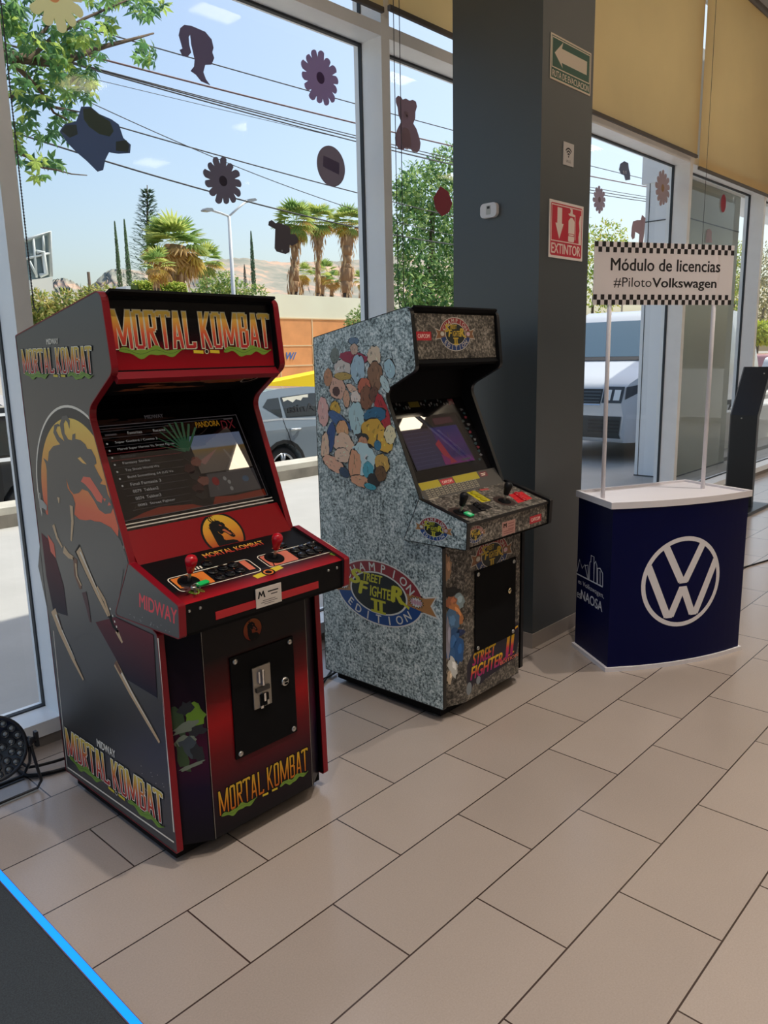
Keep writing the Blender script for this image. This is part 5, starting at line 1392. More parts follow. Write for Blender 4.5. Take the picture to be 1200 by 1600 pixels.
class Car:
    def __init__(s, root, sil, L, wf, T, step=.22):
        s.root, s.sil, s.wf, s.T, s.L = root, sil, wf, T, L
        s.xs = [-.6+k*step for k in range(int((L+1.4)/step)+1)]; s.zs = [k*.16 for k in range(-1, 18)]
    def side_faces(s, mb, poly, m, sg, eps):
        for q in cells(poly, s.xs, s.zs):
            P = [s.T(x, sg*(s.wf(x, z)+eps), z) for x, z in q]
            mb.face(P, m, None, True)
    def body(s, m, name='body'):
        mb = MB()
        for sg in (-1, 1): s.side_faces(mb, s.sil, m, sg, 0)
        n = len(s.sil); sub = []
        for i in range(n):
            a, b = Vector(s.sil[i]), Vector(s.sil[(i+1) % n]); k = max(1, int((b-a).length/.16))
            sub += [tuple(a+(b-a)*j/k) for j in range(k)]
        n = len(sub); fr_ = (-1, -.94, -.8, -.4, 0, .4, .8, .94, 1); vs = []; fs = []
        for x, z in sub:
            w = s.wf(x, z); vs += [s.T(x, w*f, z) for f in fr_]
        q = len(fr_)
        for i in range(n):
            j = (i+1) % n
            fs += [(i*q+k, i*q+k+1, j*q+k+1, j*q+k) for k in range(q-1)]
        mb.mesh(vs, fs, m, True)
        return mb.build(name, s.root)
    def panel(s, name, poly, m, eps=.006, both=True, label=None, parent=None, side=-1):
        mb = MB()
        for sg in ((-1, 1) if both else (side,)): s.side_faces(mb, poly, m, sg, eps)
        o = mb.build(name, parent or s.root)
        if label: o['label'] = label
        return o
    def strip(s, name, pts, f0, f1, m, eps=.006, parent=None, f0b=None, f1b=None):
        """patch across the body following the outline points pts (x, z), between width fractions f0..f1"""
        mb = MB(); vs = []; k = 9; n = len(pts)
        for i, (x, z) in enumerate(pts):
            a = Vector(pts[max(i-1, 0)]); b = Vector(pts[min(i+1, n-1)]); d = (b-a).normalized(); nn = Vector((-d.y, d.x))
            if nn.x > .2 and x < s.L/2: nn = -nn
            if nn.y < -.3: nn = -nn
            X, Z = x+nn.x*eps, z+nn.y*eps; w = s.wf(x, z); q = i/(n-1)
            g0 = f0 if f0b is None else f0+(f0b-f0)*q; g1 = f1 if f1b is None else f1+(f1b-f1)*q
            vs += [s.T(X, w*(g0+(g1-g0)*j/k), Z) for j in range(k+1)]
        mb.mesh(vs, [(i*(k+1)+j, i*(k+1)+j+1, (i+1)*(k+1)+j+1, (i+1)*(k+1)+j) for i in range(n-1) for j in range(k)], m, True)
        return mb.build(name, parent or s.root)
    def wheel(s, x, z, r, sg, rim, tyre):
        w = s.wf(x, z); C = s.T(x, sg*(w-.02), z); D = (s.T(x, sg*(w+1), z)-s.T(x, sg*w, z)).normalized()
        Q = D.to_track_quat('Z', 'Y').to_matrix().to_4x4(); Q.translation = C
        o = MB().lathe([(.02, -.22), (r*.92, -.22), (r, -.18), (r, -.04), (r*.95, -.004), (r*.74, 0), (r*.72, -.03), (.02, -.03)], tyre, Q, 30).build('wheel', s.root)
        b = MB(); b.lathe([(r*.62, -.02), (r*.73, -.004), (r*.73, .003), (r*.66, .002), (r*.62, -.02)], rim, Q, 30)
        for k in range(5):
            for dd in (-.10, .10):
                a = 2*PI*k/5+.3
                p0 = Vector((r*.16*math.cos(a+dd), r*.16*math.sin(a+dd), 0)); p1 = Vector((r*.68*math.cos(a+dd*1.5), r*.68*math.sin(a+dd*1.5), -.004))
                b.tube([Q @ p0, Q @ p1], .026, rim, 6, .020)
        b.lathe([(.002, .008), (r*.14, .006), (r*.2, -.01)], rim, Q, 16)
        b.build('rim', o)
def arch(xc, zc, r, z0, n=10):
    a0 = math.asin((z0-zc)/r)
    return [(xc+r*math.cos(PI-a0-(PI-2*a0)*k/n), zc+r*math.sin(PI-a0-(PI-2*a0)*k/n)) for k in range(n+1)]
def suv_sil():
    zb = .24
    s = [(.06, .36), (0, .55), (.02, .86), (.07, .98), (.20, 1.28), (.30, 1.46), (.48, 1.535), (1.0, 1.59), (1.6, 1.60), (2.2, 1.56), (2.62, 1.46), (3.25, 1.06), (3.7, .98), (4.15, .88), (4.33, .70), (4.36, .50), (4.30, .26)]
    lo = arch(.90, .335, .40, zb)+arch(3.52, .335, .40, zb)
    return s+lo[::-1]+[(.2, .26)]
def suv_w(x, z):
    w = .92
    if z > .95: w -= .30*(z-.95)**1.1
    if z < .45: w -= .10*(.45-z)
    if abs(z-.9) < .12: w += .012*(1-abs(z-.9)/.12)
    e = max(0, .55-x)/.55; w -= .16*e*e
    e = max(0, x-3.7)/.66; w -= .20*e*e
    return w
TYRE = mat('tyre_rubber', (34, 34, 36), .8); ALLOY = mat('alloy_rim', (176, 180, 184), .3, metal=.8)
CGL = mat('car_glass', (34, 42, 46), .04, spec=1.0); TRIMB = mat('car_black_trim', (26, 28, 30), .5)
SILV = mat('silver_blue_paint', (122, 136, 148), .22, spec=.8, coat=.8)
X0c, Y0c, Z0c = 5.93, 8.67, -.505
t = thing('parked_car', (X0c+2.1, Y0c, Z0c), 'silver-blue car parked at the kerb, seen between the two arcade cabinets', 'car', 'parked cars')
car = Car(t, suv_sil(), 4.36, suv_w, lambda x, y, z: Vector((X0c+x, Y0c+y, Z0c+z)))
car.body(SILV)
def cl_pt(x, y): p = at(x, y, 1, 7.78); return (p.x-X0c, p.z-Z0c)
car.panel('quarter_window', [cl_pt(*p) for p in ((415, 636), (424, 624), (441.5, 621.5), (442.5, 652), (439, 652.5))], CGL)
wt = [cl_pt(*p) for p in ((444.5, 621), (492, 614.5), (497, 650.5), (448.5, 652.5))]
xe = wt[1][0]+.55
rw = car.panel('rear_window', [wt[0], wt[1], (xe, wt[1][1]-.02), (xe, wt[2][1]), wt[3]], CGL)
car.panel('front_window', [(xe+.06, wt[1][1]-.02), (xe+.45, wt[1][1]-.06), (xe+1.1, wt[2][1]+.04), (xe+1.1, wt[2][1]), (xe+.06, wt[2][1])], CGL)
car.panel('sun_shade', [cl_pt(*p) for p in ((447, 622), (488, 616), (487, 621), (479, 621), (475, 626), (468, 624), (462, 629), (455, 625), (448, 628))], mat('shade_pale', (206, 204, 190), .6), .010, False)
A = Art(car.T(0, -.80, 0), (1, 0, 0), (0, 0, 1))
a, b = cl_pt(451, 645), cl_pt(494, 638)
A.warp = lambda u, v, d: car.T(u, -(suv_w(u, v)+.014), v)
A.text('Anita', 0, a[1], .12, TRIMB, 1, w=1, bold=.02, fn=lambda u, v: (a[0]+(.5-u)*(b[0]-a[0]), v))
A.build('window_lettering', rw)
def seam(pts, m=TRIMB, w=.012, nm='door_seam'):
    A = Art((0, 0, 0), (1, 0, 0), (0, 0, 1)); A.warp = lambda u, v, d: car.T(u, -(suv_w(u, v)+.004), v)
    q = []
    for i in range(len(pts)-1):
        q += [tuple(Vector(pts[i])+(Vector(pts[i+1])-Vector(pts[i]))*k/6) for k in range(6)]
    A.line(q+[pts[-1]], w, m, 1); A.build(nm, t)
seam([cl_pt(*p) for p in ((442.5, 653), (445, 668), (452, 688), (462, 705))]); seam([(xe+.03, 1.0), (xe+.05, .4)])
seam([(.10, cl_pt(410, 658)[1]), cl_pt(440, 655), cl_pt(497, 654), (xe+1.2, .98)], mat('chrome_strip', (210, 216, 220), .2, metal=.6), .030, 'waist_strip')
seam([(.2, .33), (.49, .33)]+arch(.90, .335, .43, .28)[1:-1]+[(1.35, .33), (3.0, .33)], TRIMB, .06, 'arch_lip')
hdl = MB(); a, b = cl_pt(451.5, 671), cl_pt(467, 669.5)
for k in range(1): hdl.tube([car.T(a[0]+(b[0]-a[0])*q, -(suv_w(1, .8)+.012+.03*math.sin(PI*q)), a[1]+(b[1]-a[1])*q+.0) for q in [i/8 for i in range(9)]], .018, mat('chrome_strip', (0, 0, 0)), 8)
hdl.build('door_handle', t)
for x in (.90, 3.52):
    for sg in (-1, 1): car.wheel(x, .335, .335, sg, ALLOY, TYRE)
car.strip('rear_screen', [(.10, 1.05), (.28, 1.43)], -.8, .8, CGL, .008); car.strip('windscreen', [(3.15, 1.12), (2.66, 1.43)], -.86, .86, CGL, .008)
lp_ = car.panel('tail_light', [(.03, .84), (.06, .96), (.42, .95), (.36, .86)], mat('tail_red', (120, 20, 24), .2), .01)
# dark car on the left
DKP = mat('black_car_paint', (20, 24, 30), .15, spec=.8, coat=.8)
t = thing('parked_car', (1.6, 8.67, -.505), 'black car parked at the kerb, at the left edge of the photo', 'car', 'parked cars')
cb = Car(t, suv_sil(), 4.36, suv_w, lambda x, y, z: Vector((3.75-x, 8.67+y, -.505+z*.98)))
cb.body(DKP)
cb.panel('side_window', [(.42, 1.06), (.55, 1.36), (1.2, 1.44), (1.24, 1.03)], CGL); cb.panel('side_window', [(1.30, 1.03), (1.27, 1.44), (2.1, 1.42), (2.3, 1.03)], CGL)
cb.panel('roof_rail', [(.45, 1.50), (.6, 1.535), (2.3, 1.51), (2.3, 1.48)], mat('rail_silver', (214, 218, 222), .3), .02)
cb.panel('waist_strip', [(.12, .955), (.12, 1.0), (3.0, 1.0), (3.0, .955)], mat('rail_silver', (0, 0, 0)), .012)
for x in (.90, 3.52):
    for sg in (-1, 1): cb.wheel(x, .335, .335, sg, ALLOY, TYRE)
# pale car in the far lane
t = thing('passing_car', (5.2, 15.4, -.505), 'pale grey car in the far lane at the left edge of the photo', 'car', 'parked cars')
cc = Car(t, suv_sil(), 4.36, suv_w, lambda x, y, z: Vector((2.6+x, 15.4+y, -.505+z)))
cc.body(mat('pale_car_paint', (214, 210, 208), .25, coat=.6)); cc.panel('side_window', [(.45, 1.05), (.55, 1.38), (2.3, 1.44), (2.85, 1.08)], CGL)
for x in (.90, 3.52):
    for sg in (-1, 1): cc.wheel(x, .335, .335, sg, ALLOY, TYRE)
# white delivery van behind the counter
VW_, VX, VY = mat('white_van_paint', (200, 206, 213), .25, coat=.6), 9.05, 3.95
def van_sil():
    s = [(.04, .30), (-.02, .42), (.0, .66), (-.04, .82), (.02, 1.05), (.10, 1.12), (.35, 1.22), (.90, 1.40), (1.02, 1.46), (1.55, 1.93), (1.72, 2.08), (2.0, 2.18), (3.2, 2.22), (5.0, 2.18), (5.1, 1.2), (5.08, .34)]
    return s+(arch(.98, .34, .40, .27)+arch(4.0, .34, .40, .27))[::-1]
def van_w(x, z):
    w = .98
    if z > 1.1: w -= .17*(z-1.1)**1.2
    if z < .5: w -= .10*(.5-z)
    e = max(0, .75-x)/.75; w -= .13*e**2.4
    return w
t = thing('delivery_van', (VX+2.5, VY, 0), 'white delivery van parked outside, its headlight showing behind the banner posts', 'van')
van = Car(t, van_sil(), 5.1, van_w, lambda x, y, z: Vector((VX+x, VY+y, z)), .16)
van.body(VW_)
van.strip('windscreen', [(1.02, 1.47), (1.28, 1.70), (1.55, 1.935), (1.64, 2.01)], -.90, .90, mat('van_glass', (84, 112, 128), .05, spec=1.0), .010, None, -.84, .84)
van.strip('wiper_cowl', [(.93, 1.415), (1.02, 1.465)], -.90, .90, TRIMB, .012)
GRL = mat('grille_black', (40, 44, 48), .4)
gr = van.strip('grille', [(-.03, .84), (0, .95), (.02, 1.04)], -.62, .62, GRL, .010)
for k in range(4): van.strip('grille_bar', [(-.028+.014*k, .855+.045*k), (-.024+.014*k, .870+.045*k)], -.60, .60, mat('grille_bar_grey', (84, 92, 98), .3), .020, gr)
van.strip('grille_chrome', [(-.038, .812), (-.03, .83)], -.62, .62, CHROME, .016)
HLD, HLC = mat('headlight_dark', (60, 66, 72), .1), mat('headlight_clear', (226, 232, 236), .08, spec=.9)
for sg in (-1, 1):
    hl = van.strip('headlight', [(-.028, .85), (0, .96), (.03, 1.075)], sg*.64, sg*.99, HLD, .012)
    for f in (.68, .84):
        van.strip('lamp_lens', [(-.018, .885), (.0, .96), (.016, 1.03)], sg*f, sg*(f+.11), HLC, .024, hl)
    van.panel('headlight_wrap', [(.01, .90), (.03, 1.07), (.42, 1.11), (.36, 1.02)], HLD, .008, False, side=sg, parent=hl)
bp_ = van.strip('bumper', [(.03, .31), (-.02, .42), (.0, .665)], -.97, .97, mat('bumper_grey', (58, 64, 66), .6), .012)
for k in range(4): van.strip('bumper_slot', [(-.018+.003*k, .44+.05*k), (-.016+.003*k, .462+.05*k)], -.95, -.40, TRIMB, .020, bp_)
van.panel('side_window', [(1.25, 1.42), (1.62, 1.80), (2.15, 1.84), (2.15, 1.40)], CGL, .008)
van.panel('side_window', [(2.4, 1.40), (2.4, 1.84), (3.5, 1.84), (3.5, 1.40)], CGL, .008)
van.panel('side_molding', [(.5, .62), (.5, .70), (5.0, .70), (5.0, .62)], TRIMB, .010)
for x in (.98, 4.0):
    for sg in (-1, 1): van.wheel(x, .34, .34, sg, ALLOY, TYRE)
for sg in (-1, 1):
    bevel(MB().box((VX+1.15, VY+sg*1.12-.09, 1.36), (VX+1.28, VY+sg*1.12+.09, 1.66), TRIMB).build('wing_mirror', t), .03)
# white hatchback and a red one far right
for X, Y, m, lab, d in ((40, 10.2, mat('white_car_paint', (232, 234, 236), .25, coat=.5), 'white car far off at the right edge of the photo, on the pale forecourt', 1), (58, 16.6, mat('pink_car_paint', (206, 150, 150), .25, coat=.5), 'small pinkish car in the distance at the right edge, below the hedge', -1)):
    t = thing('distant_car', (X+2, Y, -.505), lab, 'car', 'cars at the right edge')
    c2 = Car(t, suv_sil(), 4.36, suv_w, lambda x, y, z, X=X, Y=Y: Vector((X+x, Y+y, -.505+z)), .4)
    c2.body(m); c2.panel('side_window', [(.45, 1.05), (.55, 1.38), (2.3, 1.44), (2.85, 1.08)], CGL)
    for x in (.90, 3.52):
        for sg in (-1, 1): c2.wheel(x, .335, .335, sg, ALLOY, TYRE)

# ================================================================== outside: across the street
YW = 24.0
WCR = mat('cream_wall', (254, 246, 220), .85, noise=.05, nscale=.5); WOR = mat('orange_wall', (244, 168, 108), .85, noise=.10, nscale=1.5); LNE = mat('wall_joint_pale', (240, 206, 160), .8)
zt, zm = at(430, 459, 1, YW).z, at(445, 497, 1, YW).z
xw0, xw1 = at(325, 460, 1, YW).x, at(640, 470, 1, YW).x+8
wl_ = MB().box((xw0, YW, zm), (xw1, YW+.3, zt), WCR).box((xw0, YW+.002, -.51), (xw1, YW+.3, zm), WOR)
for x in (436, 488, 540): 
    X = at(x, 520, 1, YW).x; wl_.box((X-.03, YW-.012, -.5), (X+.03, YW, zm), LNE)
for y in (540, 571): 
    Z = at(470, y, 1, YW).z; wl_.box((xw0, YW-.012, Z-.03), (xw1, YW, Z+.03), LNE)
wl_.box((xw0, YW-.02, zm-.03), (xw1, YW, zm+.02), LNE)
wob = struct(wl_.build('wall_boundary'))
A = Art((0, YW-.014, 0), (1, 0, 0), (0, 0, 1))
a, b = at(447, 562, 1, YW), at(463, 550, 1, YW)
A.text('W/', (a.x+b.x)/2, a.z, b.z-a.z, mat('wall_paint_blue', (70, 120, 190), .7), 1, w=b.x-a.x, bold=.03, shear=.3)
A.build('wall_lettering', wob)
q = [at(x, y, 1, 20.4) for x, y in ((330, 600), (330, 660), (520, 660), (520, 578), (491, 584), (427, 597))]
tag(MB().prism([(p.x, max(p.z, -.51) if p.z > -.2 else -.51) for p in q], lambda u, v, k: (u, 20.4+.9*k, v), mat('yellow_road_paint', (250, 214, 20), .7)).build('yellow_ramp_kerb'), 'bright yellow painted ramp edge behind the silver-blue car', 'kerb')
q = [at(x, y, 1, 27.2) for x, y in ((197, 447), (216, 447), (216, 520), (197, 520))]
struct(MB().prism([(p.x, p.z) for p in q], lambda u, v, k: (u, 27.2+.8*k, v), mat('white_pier', (236, 238, 240), .8)).build('wall_pier'))
q = [at(x, y, 1, 41.0) for x, y in ((150, 467), (165, 460), (197, 449), (330, 449), (330, 520), (150, 520))]
struct(MB().prism([(p.x, p.z) for p in q], lambda u, v, k: (u, 41.0+.4*k, v), mat('pale_garden_wall', (222, 214, 200), .85)).build('wall_garden'))
# hills; their paler colours stand in for distance haze
hm = mat('hazed_dry_hill', (176, 140, 118), .95)
nt = hm.node_tree; b_ = nt.nodes['Principled BSDF']; tc = nt.nodes.new('ShaderNodeTexCoord')
nz = nt.nodes.new('ShaderNodeTexNoise'); nz.inputs['Scale'].default_value = .05; nz.inputs['Detail'].default_value = 8; nz.inputs['Roughness'].default_value = .65
cr = nt.nodes.new('ShaderNodeValToRGB')
for _ in range(2): cr.color_ramp.elements.new(.5)
for e_, (p_, c_) in zip(cr.color_ramp.elements, [(.40, (132, 134, 122)), (.52, (156, 150, 136)), (.58, (190, 158, 136)), (.72, (204, 172, 148))]): e_.position = p_; e_.color = (*lin(c_), 1)
nt.links.new(tc.outputs['Object'], nz.inputs[0]); nt.links.new(nz.outputs[0], cr.inputs[0]); nt.links.new(cr.outputs[0], b_.inputs['Base Color'])
ridge = [(-160,430),(60,446),(85,437),(100,434),(115,440),(131,451),(142,447),(152,438),(165,425),(178,419),(200,421),(230,425),(270,422),(300,413),(340,405),(380,403),(420,408),(460,411),(500,407),(540,408),(580,405),(650,398),(720,395),(800,390)]
vs = []; rows_ = 14; xs_ = []
for i in range(len(ridge)-1):
    for k in range(6): xs_.append((ridge[i][0]+(ridge[i+1][0]-ridge[i][0])*k/6, ridge[i][1]+(ridge[i+1][1]-ridge[i][1])*k/6))
for x, y in xs_:
    top = at(x, y, 1, 330); base = at(x, 560, 1, 150)
    for k in range(rows_+1):
        q = k/rows_; p = base.lerp(top, q); p.z = -1+(top.z+1)*(q**1.15)+random.uniform(-.4, .4)
        p.x += random.uniform(-2, 2) if k < rows_ else 0
        vs.append(p)
n = rows_+1
fs = [(i*n+k, (i+1)*n+k, (i+1)*n+k+1, i*n+k+1) for i in range(len(xs_)-1) for k in range(rows_)]
struct(MB().mesh(vs, fs, hm, True).build('hill'))

# ------------------------------------------------------------------ plants
def leafm(name, rgb, tr=.3): return mat(name, rgb, .6, trans=tr, spec=.3)
def leaf(mb, p, d, n, L, W, m, bend=.25):
    """one folded leaf: from p along d, n is its up side"""
    d = d.normalized(); s_ = d.cross(n)
    if s_.length < 1e-4: s_ = d.orthogonal()
    s_.normalize(); n = s_.cross(d)
    a = p+d*L*.5+s_*W*.5-n*L*bend*.15; b = p+d*L*.5-s_*W*.5-n*L*bend*.15; t_ = p+d*L-n*L*bend; c = p+d*L*.52+n*W*.10
    mb.mesh([p, a, t_, b, c], [(0, 1, 4), (1, 2, 4), (2, 3, 4), (3, 0, 4)], m)
def rv(): 
    while True:
        v = Vector((random.uniform(-1, 1), random.uniform(-1, 1), random.uniform(-1, 1)))
        if .1 < v.length < 1: return v.normalized()
def clump(mb, c, r, n, L, W, mats, up=.3, squash=1):
    """leaves over the outer part of a ball, facing outwards"""
    for _ in range(n):
        v = rv(); q = random.uniform(.55, 1.05)
        p = Vector(c)+Vector((v.x*r[0], v.y*r[1], v.z*r[2]))*q
        d = (v+rv()*.9+Vector((0, 0, -.2))).normalized()
        leaf(mb, p, d, (v+Vector((0, 0, up))).normalized(), L*random.uniform(.7, 1.3), W*random.uniform(.7, 1.2), random.choice(mats))
BARK = mat('bark_brown', (96, 80, 66), .9, noise=.25, nscale=9)
# --- tree overhanging the pavement, upper left
t = thing('street_tree', (-1.7, 5.0, 0), 'leafy tree overhanging the pavement at the upper left, above the power lines', 'tree')
LV = [leafm('tree_leaf_a', (124, 166, 98), .5), leafm('tree_leaf_b', (92, 138, 88), .45), leafm('tree_leaf_c', (176, 200, 104), .55), leafm('tree_leaf_d', (76, 118, 84), .4)]
def poly3(pts, y0, dy=0): return [at(x, y, 1, y0+dy*i) for i, (x, y) in enumerate(pts)]
br_ = MB()
start = Vector((-1.7, 5.0, 2.9))
for pts, r0, r1 in (([(-40, 80), (12, 88), (45, 93), (90, 100), (130, 84), (165, 72), (205, 62), (240, 52)], .06, .008), ([(12, 90), (40, 118), (62, 140), (84, 176), (110, 190)], .03, .006), ([(-40, 160), (15, 150), (50, 158), (90, 168), (130, 176)], .025, .005), ([(-40, 236), (18, 236), (46, 246), (66, 262), (90, 266), (112, 272), (136, 274)], .016, .004), ([(45, 93), (80, 60), (130, 30), (180, 8), (230, -12)], .022, .006), ([(60, 60), (90, 20), (120, -20)], .02, .006)):
    P = poly3(pts, 4.9, .06); P.insert(0, start+Vector((0, 0, random.uniform(-.3, 1.0))) if pts[0][0] < 0 else P[0]+Vector((-.05, 0, -.02)))
    br_.tube(P, r0, BARK, 7, r1)
br_.build('branches', t)
MB().tube([(-1.7, 5.0, -.02), (-1.74, 4.98, 1.2), (-1.66, 5.02, 2.4), (-1.72, 5.0, 3.6), (-1.6, 5.05, 4.8)], .16, BARK, 12, .07).build('trunk', t)
fo_ = MB()
for cx_, cy_, rx, ry, n in ((55, 20, 70, 34, 60), (20, 70, 30, 60, 40), (70, 85, 60, 45, 72), (120, 95, 40, 50, 60), (140, 45, 36, 30, 34), (90, 135, 55, 26, 44), (130, 130, 30, 24, 26), (170, 35, 22, 18, 12), (228, 78, 18, 26, 20), (225, 8, 34, 16, 22), (35, 170, 22, 36, 26), (105, 190, 26, 26, 22), (60, 205, 26, 14, 8), (24, 212, 16, 26, 16), (72, 262, 30, 16, 18), (30, 240, 14, 14, 8), (180, -6, 60, 14, 30), (10, 10, 24, 40, 30), (-50, 60, 50, 90, 90), (-40, -60, 120, 60, 120)):
    for _ in range(int(n*.72)):
        a = random.uniform(0, 2*PI); q = math.sqrt(random.random())
        p = at(cx_+rx*q*math.cos(a), cy_+ry*q*math.sin(a), 1, random.uniform(4.5, 5.7))
        ax = (Vector((random.uniform(-.5, .5), random.uniform(-.6, .2), random.uniform(-.3, 1)))).normalized(); o1_ = ax.orthogonal().normalized(); o2_ = ax.cross(o1_)
        m = random.choice(LV); k0 = random.uniform(0, 6)
        for k in range(random.choice((5, 6, 7))):
            g = k0+k*2*PI/6.5
            leaf(fo_, p, (math.cos(g)*o1_+math.sin(g)*o2_)+Vector((0, 0, -.35)), ax, random.uniform(.07, .115), random.uniform(.030, .044), m)
f_ = fo_.build('foliage', t); f_['kind'] = 'stuff'

def leafy(name, label, Yd, blobs, dens, L, W, mats, trunk=None, cat='shrub', group=None):
    """leafy plant at depth Yd whose crown fills the photograph ellipses blobs = (x, y, rx, ry)"""
    c0 = at(blobs[0][0], blobs[0][1], 1, Yd)
    t = thing(name, (c0.x, Yd, -.5), label, cat, group)
    mb = MB()
    for x, y, rx, ry in blobs:
        c = at(x, y, 1, Yd); r1 = abs(at(x+rx, y, 1, Yd).x-c.x)*.62; r2 = abs(at(x, y-ry, 1, Yd).z-c.z)
        c.y += random.uniform(-.3, .3)
        clump(mb, c, (r1, max(.4, r2*.9), r2), int(dens*rx*ry), L, W, mats)
    o = mb.build('foliage', t); o['kind'] = 'stuff'
    if trunk:
        x, y0, r = trunk; a = at(x, y0, 1, Yd); MB().tube([(c0.x, Yd, -.51), (c0.x*.6+a.x*.4, Yd, a.z*.45), a], r, BARK, 9, r*.5).build('trunk', t)
    return t
FIC = [leafm('ficus_a', (112, 154, 92), .4), leafm('ficus_b', (144, 180, 108), .45), leafm('ficus_c', (84, 126, 80), .35), leafm('ficus_d', (196, 220, 140), .45)]
leafy('leafy_tree', 'big dense green tree seen through the narrow pane left of the dark pillar', 15.2,
      [(665, 300, 50, 46), (700, 262, 40, 34), (640, 300, 26, 26), (640, 360, 34, 40), (690, 350, 40, 44), (655, 410, 46, 40), (700, 420, 36, 44), (640, 450, 34, 34), (690, 470, 44, 40), (740, 330, 44, 90), (740, 440, 44, 70), (660, 500, 50, 40)], .48, .19, .085, FIC, (676, 330, .16), 'tree')
leafy('broadleaf_tree', 'bright yellow-green tree just right of the dark pillar, behind the white banner', 17.0,
      [(925, 400, 34, 44), (945, 370, 30, 26), (930, 450, 40, 40), (975, 385, 26, 18), (900, 380, 30, 50), (975, 430, 40, 34)], .34, .20, .09, [leafm('lime_a', (172, 190, 76), .4), leafm('lime_b', (206, 200, 96), .4), leafm('lime_c', (118, 150, 66), .3)], (930, 420, .1), 'tree')
tw = MB(); c = at(975, 400, 1, 20.5)
for k in range(26):
    a = Vector((c.x+random.uniform(-.5, .5), 20.5, c.z-.4)); b = a+Vector((random.uniform(-1.2, 1.6), random.uniform(-.3, .3), random.uniform(.5, 1.4)))
    tw.tube([a, (a+b)/2+rv()*.12, b], .02, mat('twig_pale', (190, 176, 150), .9), 4, .006)
tw.tube([(c.x, 20.5, -.5), (c.x, 20.5, c.z-.3)], .06, mat('twig_pale', (0, 0, 0)), 6)
tag(tw.build('bare_tree'), 'bare twiggy tree top just above the left half of the white banner', 'tree')
SCR = [leafm('scrub_a', (170, 176, 92), .3), leafm('scrub_b', (200, 186, 112), .3), leafm('scrub_c', (128, 146, 78), .3)]
leafy('scrub_bush', 'sunlit yellow-green scrub behind the sloping top of the red-edged cabinet', 21.0,
      [(60, 478, 24, 22), (100, 474, 30, 18), (140, 462, 26, 12), (80, 500, 44, 24), (40, 500, 30, 30), (165, 458, 18, 10), (130, 490, 40, 26), (10, 470, 26, 30), (60, 530, 50, 30), (130, 525, 40, 30)], .62, .20, .07, SCR, (80, 500, .08), 'bush')
leafy('garden_shrub', 'loose light green shrub in front of the cream wall, below the street lamp', 22.5,
      [(325, 452, 26, 16), (350, 440, 22, 16), (375, 456, 26, 16), (400, 458, 18, 12), (345, 466, 30, 14), (310, 464, 20, 12)], .80, .17, .07, [leafm('shrub_a', (150, 172, 96), .35), leafm('shrub_b', (184, 194, 112), .35), leafm('shrub_c', (112, 146, 82), .3)], (340, 460, .06))
leafy('garden_shrub', 'small green shrub in front of the cream wall, beside the granite cabinet', 22.7,
      [(556, 500, 20, 14), (566, 488, 12, 12), (548, 512, 18, 12)], 1.1, .15, .07, [MATS['shrub_a'], MATS['shrub_c']], (556, 505, .05))
leafy('roadside_tree', 'pale sunlit tree beside the van, in the slit right of the clad column', 22.0, [(1150, 400, 18, 24), (1146, 440, 20, 26), (1150, 470, 20, 16)], 1.3, .28, .12, [MATS['lime_a'], MATS['lime_c'], MATS['lime_b']], (1148, 470, .12), 'tree')
leafy('roadside_tree', 'brownish tree at the right edge of the photo, above the yellow-green hedge', 27.0, [(1190, 420, 14, 30), (1192, 460, 16, 26), (1200, 500, 18, 16), (1204, 440, 14, 60)], 1.3, .40, .16, [leafm('olive_a', (150, 140, 90), .3), leafm('olive_b', (104, 112, 70), .3), leafm('olive_c', (190, 176, 110), .3)], (1194, 480, .2), 'tree')
leafy('roadside_hedge', 'yellow-green clipped hedge at the right edge of the photo', 18.0, [(1186, 521, 8, 14), (1196, 520, 9, 14), (1206, 519, 9, 14)], 4.5, .45, .2, [leafm('hedge_lime', (190, 200, 50), .35), MATS['lime_a']], None, 'hedge')
# clipped hedge box
HG = [leafm('hedge_a', (172, 190, 70), .3), leafm('hedge_b', (206, 208, 96), .3), leafm('hedge_c', (128, 158, 56), .3)]
a, b = at(216, 441, 1, 26.0), at(292, 470, 1, 26.0)
mb = MB(); t = thing('clipped_hedge', ((a.x+b.x)/2, 26.3, -.5), 'square clipped yellow-green hedge below the bushy palm', 'hedge')
for _ in range(2600):
    f_ = random.random(); p = Vector((random.uniform(a.x, b.x), 26.0+random.uniform(-.08, .05), random.uniform(b.z-.4, a.z))) if f_ < .8 else Vector((random.uniform(a.x, b.x), random.uniform(26.0, 26.6), a.z+random.uniform(-.06, .06)))
    leaf(mb, p, Vector((random.uniform(-1, 1), -.8, random.uniform(-.6, 1))), Vector((0, -.6, .8)), .15, .08, random.choice(HG))
o = mb.build('foliage', t); o['kind'] = 'stuff'
MB().box((a.x, 26.08, -.51), (b.x, 26.6, a.z-.05), mat('hedge_heart', (84, 104, 40), .9)).build('inner_growth', t)

